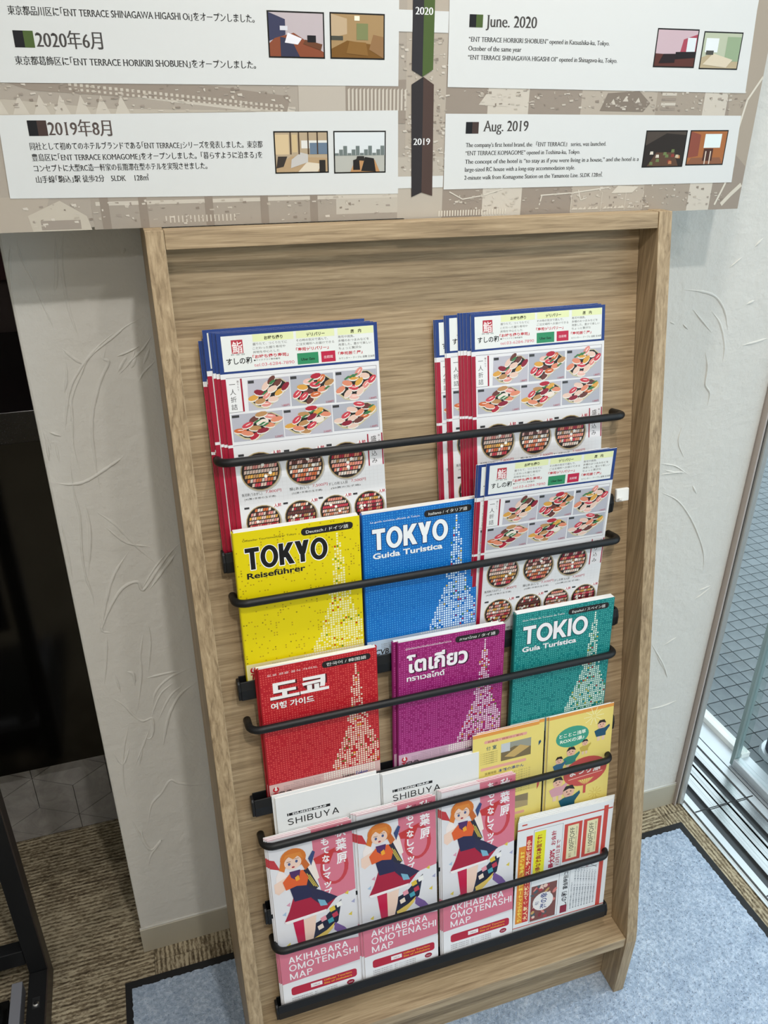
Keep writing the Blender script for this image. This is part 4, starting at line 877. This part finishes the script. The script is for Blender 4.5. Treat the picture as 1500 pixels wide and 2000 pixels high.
# faded picture of temple roofs and old streets
LT, MD, DK, VD = 'CBC3B6', 'B4A99B', '988C80', '84786C'
PP([(-.62, 1.585), (-.13, 1.602), (.20, 1.568), (.20, 1.578), (-.05, 1.60), (-.62, 1.64)], LT)
PP([(-.13, 1.603), (-.10, 1.594), (.06, 1.585), (.19, 1.573), (.195, 1.590), (.05, 1.606), (-.05, 1.62)], DK, 2)
for k in range(40):
    x = -.06+k*.0062; z = 1.601-max(0, k)*.00055; PP([(x, z-.002), (x+.0032, z-.002), (x+.0032, z+.001), (x, z+.001)], LT, 3)
    PP([(x, z-.0065), (x+.0028, z-.0065), (x+.0028, z-.004), (x, z-.004)], LT, 3)
PP([(-.62, 1.57), (-.13, 1.585), (-.02, 1.576), (.18, 1.574), (-.62, 1.56)], 'BDB4A6', 3)
for k in range(7): PP([(-.145+.022*k, 1.570), (-.137+.022*k, 1.590), (-.128+.022*k, 1.570)], LT, 3)
PP([(.205, 1.61), (.29, 1.61), (.29, 1.56), (.205, 1.56)], 'BEB5A9', 3)
PP([(.265, 1.56), (.265, 1.605), (.345, 1.61), (.345, 1.56)], DK, 4)
for k in range(16): PP([(.268+k*.005, 1.575), (.2705+k*.005, 1.575), (.2705+k*.005, 1.60), (.268+k*.005, 1.598)], LT, 5)
for (a, b, c) in ((.345, .41, MD), (.40, .46, DK), (.46, .52, LT), (.52, .60, DK), (.60, .72, MD), (.72, .80, 'A39789'), (.80, .84, LT), (.84, .895, DK)): PP([(a, 1.44), (b, 1.44), (b, 1.99), (a, 1.99)], c, 1)
PP([(.447, 1.582), (.49, 1.58), (.492, 1.595), (.46, 1.598)], LT, 3); PP([(.63, 1.575), (.64, 1.597), (.69, 1.600), (.71, 1.585), (.70, 1.574)], VD, 3)
for a, b in ((.645, 1.583), (.665, 1.587), (.685, 1.585)): PP([(a, b), (a+.009, b), (a+.005, b+.007)], LT, 4)
for k in range(4): PP([(.728, 1.576+k*.0062), (.752, 1.576+k*.0062), (.752, 1.5795+k*.0062), (.728, 1.5795+k*.0062)], LT if k % 2 else DK, 4)
PP([(.815, 1.985), (.84, 1.60), (.855, 1.53), (.895, 1.50), (.895, 1.99)], 'A79B8C', 2)
LN = lambda l, t, c, k=4: pg.line([q(*p) for p in l], t, c, k)
LN([(.895, 1.62), (.875, 1.59), (.868, 1.55), (.872, 1.50), (.86, 1.47), (.85, 1.447)], 3, 'D8D2C4'); LN([(.893, 1.475), (.875, 1.46), (.862, 1.447)], 6, 'D2CBBC')
# lower strip
PP([(-.62, 1.444), (-.62, 1.483), (-.10, 1.483), (-.118, 1.444)], MD, 2); PP([(-.125, 1.444), (-.128, 1.462), (-.09, 1.478), (-.062, 1.46), (-.058, 1.444)], 'C4BBAC', 3)
PP([(-.115, 1.4455), (-.115, 1.456), (-.07, 1.456), (-.07, 1.4455)], 'A0958A', 4)
PP([(-.055, 1.444), (-.055, 1.484), (.335, 1.484), (.335, 1.444)], 'A59B8F', 2)
for x in (-.045, .0, .08, .15, .215): PP([(x, 1.444), (x, 1.482), (x+.010, 1.482), (x+.010, 1.444)], '92867A', 4)
PP([(-.05, 1.471), (.335, 1.471), (.335, 1.4755), (-.05, 1.4755)], LT, 3)
for k in range(18): PP([(.03+k*.005, 1.449), (.0317+k*.005, 1.449), (.0317+k*.005, 1.457), (.03+k*.005, 1.457)], LT, 5)
PP([(.25, 1.452), (.335, 1.452), (.335, 1.484), (.25, 1.484)], 'C0B8AB', 3); PP([(.335, 1.444), (.40, 1.444), (.40, 1.52), (.335, 1.52)], 'BAB1A4', 2)
for k in range(26): PP([(.395+k*.004, 1.4445), (.397+k*.004, 1.4445), (.397+k*.004, 1.452), (.395+k*.004, 1.452)], 'D6CFC2', 5)
LN([(.41, 1.476), (.43, 1.466), (.46, 1.470), (.49, 1.478)], 1.4, 'D6CFC2', 5); LN([(.55, 1.468), (.60, 1.470), (.66, 1.476)], 1.6, 'D6CFC2', 5); LN([(.552, 1.468), (.549, 1.455)], 1.6, 'D6CFC2', 5)
LN([(.61, 1.474), (.615, 1.460), (.625, 1.463)], 1.2, 'D6CFC2', 5); PP([(.665, 1.468), (.70, 1.468), (.71, 1.476), (.675, 1.478)], 'D2CABC', 5)
for x in (.60, .65, .69, .72): LN([(x, 1.444), (x, 1.47)], 1.0, 'C8C0B2', 5)
rnd = random.Random(9)
for k in range(26): x = .60+rnd.random()*.14; PP([(x, 1.447), (x+.006, 1.447), (x+.005, 1.4495+rnd.random()*.002)], 'D0C8BA', 5)
rnd = random.Random(21)
for (xa, xb, za, zb2, n_) in ((.34, .40, 1.50, 1.60, 160), (-.13, .20, 1.573, 1.60, 120), (.41, .87, 1.575, 1.60, 170), (.335, .40, 1.61, 1.66, 60), (-.14, .33, 1.447, 1.475, 120), (.41, .86, 1.447, 1.477, 170)):
    for k in range(n_):
        x, z = rnd.uniform(xa, xb), rnd.uniform(za, zb2); a_, b_ = rnd.uniform(.001, .006), rnd.uniform(.0008, .003)
        PP([(x, z), (x+a_, z+rnd.uniform(-.001, .001)), (x+a_*.9, z+b_), (x-.0005, z+b_*.8)], rnd.choice(['C4BBAE', 'D0C8BC', '8E8276', 'A0958A', 'B8AEA0']), 6 if k % 2 else 5)
# white text panels
WH = 'DADCDB'
PP([(-.62, 1.6003), (.3345, 1.6024), (.3335, 1.99), (-.62, 1.99)], WH, 7); PP([(-.1372-.003, 1.569), (.3345, 1.5752), (.3358, 1.4755), (-.1435, 1.4817)], WH, 7)
PP([(.400, 1.99), (.400, 1.7023), (.4018, 1.6021), (.8686, 1.5988), (.8623, 1.7011), (.8623, 1.99)], WH, 7); PP([(.4003, 1.5714), (.8689, 1.5694), (.874, 1.4784), (.4013, 1.4791)], WH, 7)
PP([(.333, 1.685), (.40, 1.685), (.40, 1.662), (.333, 1.662)], WH, 6); PP([(.334, 1.4965), (.40, 1.4965), (.40, 1.482), (.334, 1.482)], WH, 6)
# middle ribbon
PP([(.3519, 1.99), (.3667, 1.99), (.3667, 1.6133), (.3522, 1.6205)], '2E2C30', 8); PP([(.3667, 1.99), (.381, 1.99), (.381, 1.6294-.008), (.3667, 1.6133)], '4C6030', 8)
PP([(.3522, 1.6045), (.3680, 1.6133), (.3692, 1.4702+.006), (.3548, 1.4706)], '2E2A2C', 8); PP([(.3680, 1.6133), (.3826, 1.6048), (.3849, 1.4715), (.3692, 1.4762)], '4E3C36', 8)
def tx(t, x, z, cap, c='262424', w=None, serif=SERIF, b=0.0, l=9, al='l', sl=0):
    a, b2 = q(x, z); pg.text(t, a, b2, cap*1000*KK/.69, c, l, w=(w*1000*KK if w else None), serif=serif, bold=b, align=al, slant=sl)
tx('2020', .3672, 1.6805, .0080, 'EEEEEE', .0235, al='c'); tx('2019', .3678, 1.5345, .0080, 'EEEEEE', .0235, al='c')
def sq2(x, z, w_, h_, c): PP([(x, z), (x+w_*.5, z), (x+w_*.5, z+h_), (x, z+h_)], '17171B', 9); PP([(x+w_*.5, z), (x+w_, z), (x+w_, z+h_), (x+w_*.5, z+h_)], c, 9)
GN, BR = '4C6030', '463632'
sq2(-.1086, 1.6355, .0205, .0160, GN); sq2(-.1105, 1.5478, .0205, .0160, BR); sq2(.4280, 1.6690, .0185, .0140, GN); sq2(.4299, 1.5476, .0185, .0140, BR); sq2(-.104, 1.685, .0205, .013, 'B0B0B0')
tx('2020年6月', -.0865, 1.6365, .0135, '4A4644', .070); tx('2019年8月', -.0895, 1.5485, .0135, '5A4E4A', .070); tx('2019年10月', -.0835, 1.6850, .0135, '4A4644', .080)
tx('東京都品川区に｢ENT TERRACE SHINAGAWA HIGASHI Oi｣をオープンしました。', -.1098, 1.6665, .0066, w=.266)
tx('東京都葛飾区に｢ENT TERRACE HORIKIRI SHOBUEN｣をオープンしました。', -.1113, 1.6195, .0066, w=.266)
for i, t in enumerate(('同社として初めてのホテルブランドである｢ENT TERRACE｣シリーズを発表しました。東京都', '豊島区に｢ENT TERRACE KOMAGOME｣をオープンしました。｢暮らすように泊まる｣を', 'コンセプトに大型RC造一軒家の長期滞在型ホテルを実現させました。', '山手線｢駒込｣駅 徒歩2分　5LDK　 128㎡')):
    tx(t, -.1120, (1.5338, 1.5220, 1.5105, 1.4985)[i], .0060, w=(.269, .268, .199, .128)[i])
tx('June. 2020', .4507, 1.6702, .0128, '4A4644', .072); tx('Aug. 2019', .4551, 1.5503, .0128, '4A4644', .067)
for t, z, w_ in (('“ENT TERRACE HORIKIRI SHOBUEN” opened in Katsushika-ku, Tokyo.', 1.6535, .205), ('October of the same year', 1.6435, .075), ('“ENT TERRACE SHINAGAWA HIGASHI OI” opened in Shinagawa-ku, Tokyo.', 1.6335, .220)): tx(t, .4283, z, .0052, w=w_)
for t, z, w_ in (('The company’s first hotel brand, the 『ENT TERRACE』 series, was launched.', 1.5313, .2155), ('“ENT TERRACE KOMAGOME” opened in Toshima-ku, Tokyo.', 1.5213, .175), ('The concept of the hotel is “to stay as if you were living in a house,” and the hotel is a', 1.5108, .2727), ('large-sized RC house with a long-stay accommodation style.', 1.5010, .1694), ('2-minute walk from Komagome Station on the Yamanote Line. 5LDK 128㎡.', 1.4908, .2158)): tx(t, .4310, z, .0052, w=w_)
# little room photos
def photo(x0, z0, x1, z1, kind):
    a = q(x0, z0); b = q(x1, z1); x0, y0, x1, y1 = a[0], a[1], b[0], b[1]
    pg.rect(x0, y0, x1, y1, '15130F', 9); t = 1.6; x0 += t; x1 -= t; y0 += t; y1 -= t
    def B(l, c, k=10): pg.poly([(x0+(x1-x0)*u, y0+(y1-y0)*v) for u, v in l], c, k)
    def bx(u0, v0, u1, v1, c, k=11): B([(u0, v0), (u1, v0), (u1, v1), (u0, v1)], c, k)
    if kind == 0:
        bx(0, 0, 1, 1, 'C0B4B8', 10); B([(0, .35), (.3, .5), (.3, .85), (0, 1)], '3A3C58'); B([(0, 0), (1, 0), (1, .12), (.45, .55), (.1, .42), (0, .3)], '8A4A30'); B([(.2, 0), (.55, 0), (.4, .4), (.2, .45)], '34364E', 12); B([(.28, .32), (.52, .28), (.6, .42), (.34, .55)], 'ECEAF0', 13); B([(.62, .3), (.95, .16), (.98, .3), (.66, .4)], '6A4028', 13); bx(.7, .34, .86, .5, '14141A', 14); bx(.2, .6, .34, .7, 'D8D8E0', 12)
    elif kind == 1:
        bx(0, 0, 1, 1, 'A88A60', 10); B([(0, .45), (.3, .55), (.3, .9), (0, 1)], 'C0A888'); B([(0, 0), (1, 0), (.9, .3), (.3, .4), (0, .2)], '7A5420'); bx(.48, .42, .7, .8, '7E8458', 12); B([(.28, .1), (.7, .05), (.66, .36), (.34, .38)], '8A6430', 13); bx(0, .4, .22, .5, '4A4A40', 12); B([(.72, .2), (1, .0), (1, .5), (.8, .55)], '94704A', 12); B([(.44, .86), (.54, .86), (.54, .97), (.44, .97)], 'F8F0D8', 13)
    elif kind == 2:
        bx(0, 0, 1, 1, 'B8A488', 10); bx(0, .45, .26, .95, 'D8C098'); bx(.32, .5, .42, .95, 'D0B88C'); bx(.5, .6, 1, .8, 'E4E2DC'); bx(.66, .45, 1, .74, '6A7C90', 12); B([(0, 0), (1, 0), (1, .35), (.3, .4), (0, .2)], 'B89C78'); B([(.28, .1), (.62, .25), (.62, .45), (.48, .5), (.3, .32)], 'C8C4C0', 13); B([(.0, .1), (.14, .14), (.22, .4), (.04, .4)], '3A322C', 13); B([(.42, 0), (.8, 0), (.9, .2), (.6, .25)], 'E0D4C0', 12); bx(.84, .0, .96, .3, '2A2622', 14)
        for u in (.28, .44, .62, .8): bx(u, .45, u+.025, 1, '4A3828', 13)
    elif kind == 3:
        bx(0, 0, 1, 1, 'DDE2E4', 10); B([(0, 0), (1, 0), (1, .42), (0, .45)], 'B8B8B0'); B([(.3, 0), (.9, 0), (.8, .3), (.4, .3)], 'C09060', 12)
        for k in range(12): bx(k/12, .42, (k+.9)/12, .48+.09*((k*7) % 3), '707A78', 12)
        B([(.36, .05), (.5, .05), (.48, .35), (.36, .3)], '221E1C', 13); B([(.52, .02), (.82, .0), (.78, .34), (.6, .38)], '221E1C', 13); B([(.42, .3), (.6, .28), (.58, .4), (.44, .4)], '2C2824', 14)
    elif kind == 4:
        bx(0, 0, 1, 1, 'C8B0B8', 10); B([(0, 0), (1, 0), (1, .3), (0, .35)], '5A3028'); B([(.6, .3), (1, .35), (1, .9), (.66, .75)], 'A84858'); bx(.76, .35, .98, .8, 'DCE4E8', 12); B([(.1, .08), (.5, .1), (.5, .35), (.2, .34)], '26181A', 13); B([(.5, .2), (1, .25), (1, .42), (.5, .4)], '1E1618', 13)
    elif kind == 5:
        bx(0, 0, 1, 1, 'B8C0A8', 10); bx(.62, .2, 1, .9, '94A888'); bx(.06, .45, .4, .85, 'E4EAEC', 12); B([(0, 0), (1, 0), (1, .2), (.2, .4), (0, .3)], 'B8A888'); B([(.05, .1), (.7, .02), (.85, .25), (.3, .42)], 'D8CCB4', 13); bx(.1, .38, .3, .5, '4A4A44', 13)
    elif kind == 6:
        bx(0, 0, 1, 1, '2A221C', 10); B([(.0, .6), (.5, .95), (1, .9), (1, 1), (0, 1)], '4A4038'); B([(.1, 0), (.9, 0), (.75, .4), (.3, .4)], '5A4030', 12)
        r = random.Random(3)
        for k in range(12): u, v = .1+r.random()*.8, .03+r.random()*.4; B([(u, v), (u+.09, v), (u+.08, v+.09), (u+.01, v+.09)], r.choice(['C8B89A', '8A3A30', 'D8D0C0', '6A7A4A', 'B87A50']), 13)
    else:
        bx(0, 0, 1, 1, 'A8683A', 10); bx(.4, .5, .86, .92, 'E0ECEC', 12); bx(.42, .1, .68, .48, '4A2A20', 12); B([(0, 0), (1, 0), (.9, .2), (.1, .2)], '8A5A40'); B([(0, .2), (.28, .25), (.28, .9), (0, 1)], '8A4A3A'); bx(.47, .0, .5, .4, 'D8C8B8', 13); bx(.6, 0, .63, .4, 'D8C8B8', 13)
photo(.1708, 1.6308, .2398, 1.6790, 0); photo(.2465, 1.6310, .3160, 1.6796, 1); photo(.1712, 1.5030, .2410, 1.5517, 2); photo(.2480, 1.5018, .3181, 1.5517, 3)
photo(.7055, 1.6292, .7728, 1.6757, 4); photo(.7810, 1.6280, .8465, 1.6740, 5); photo(.7100, 1.5016, .7800, 1.5505, 6); photo(.7850, 1.5032, .8515, 1.5505, 7)
po = link('wall_poster', pg.mesh('wall_poster', M['poster_print'])); po.matrix_world = Matrix(((1, 0, 0, xL), (0, 0, -1, PY), (0, 1, 0, zBt), (0, 0, 0, 1)))
tag(po, 'wide company history poster with dates 2019 and 2020 above the wooden rack', 'poster')
for x in (-.10, .45):
    g = G().box((x-xL, .1, -.1145), (x-xL+.03, .4, -.0042)); o = link('hanging_bracket', g.mesh('hanging_bracket', M['whitewall']), po)

# ceiling lamps' housings, the added fill lamp included
for o_, (p, e, sz) in zip(lamp_objs, LAMPS):
    lt = empty('downlight_fitting', (p[0], p[1], CEIL)); tag(lt, 'recessed ceiling downlight '+{.22: 'in front of the rack', -1.75: 'at the left above the counter side', .52: 'nearest the plaster wall', .75: 'nearest the glass door', -.5: 'added as ambient fill, furthest from the plaster wall'}[p[0]], 'light', 'ceiling downlights')
    g = G(); n = 24; vs = []
    for r_, z in ((sz+.02, 0), (sz+.02, -.006), (sz+.004, -.006), (sz+.004, 0)): vs += [(r_*math.cos(2*math.pi*k/n), r_*math.sin(2*math.pi*k/n), z) for k in range(n)]
    g.add(vs, [(a*n+k, a*n+(k+1) % n, (a+1)*n+(k+1) % n, (a+1)*n+k) for a in range(3) for k in range(n)]); link('trim_ring', recalc(g.mesh('trim_ring', M['white'])), lt)
    o_.location = (p[0], p[1], CEIL-.012)
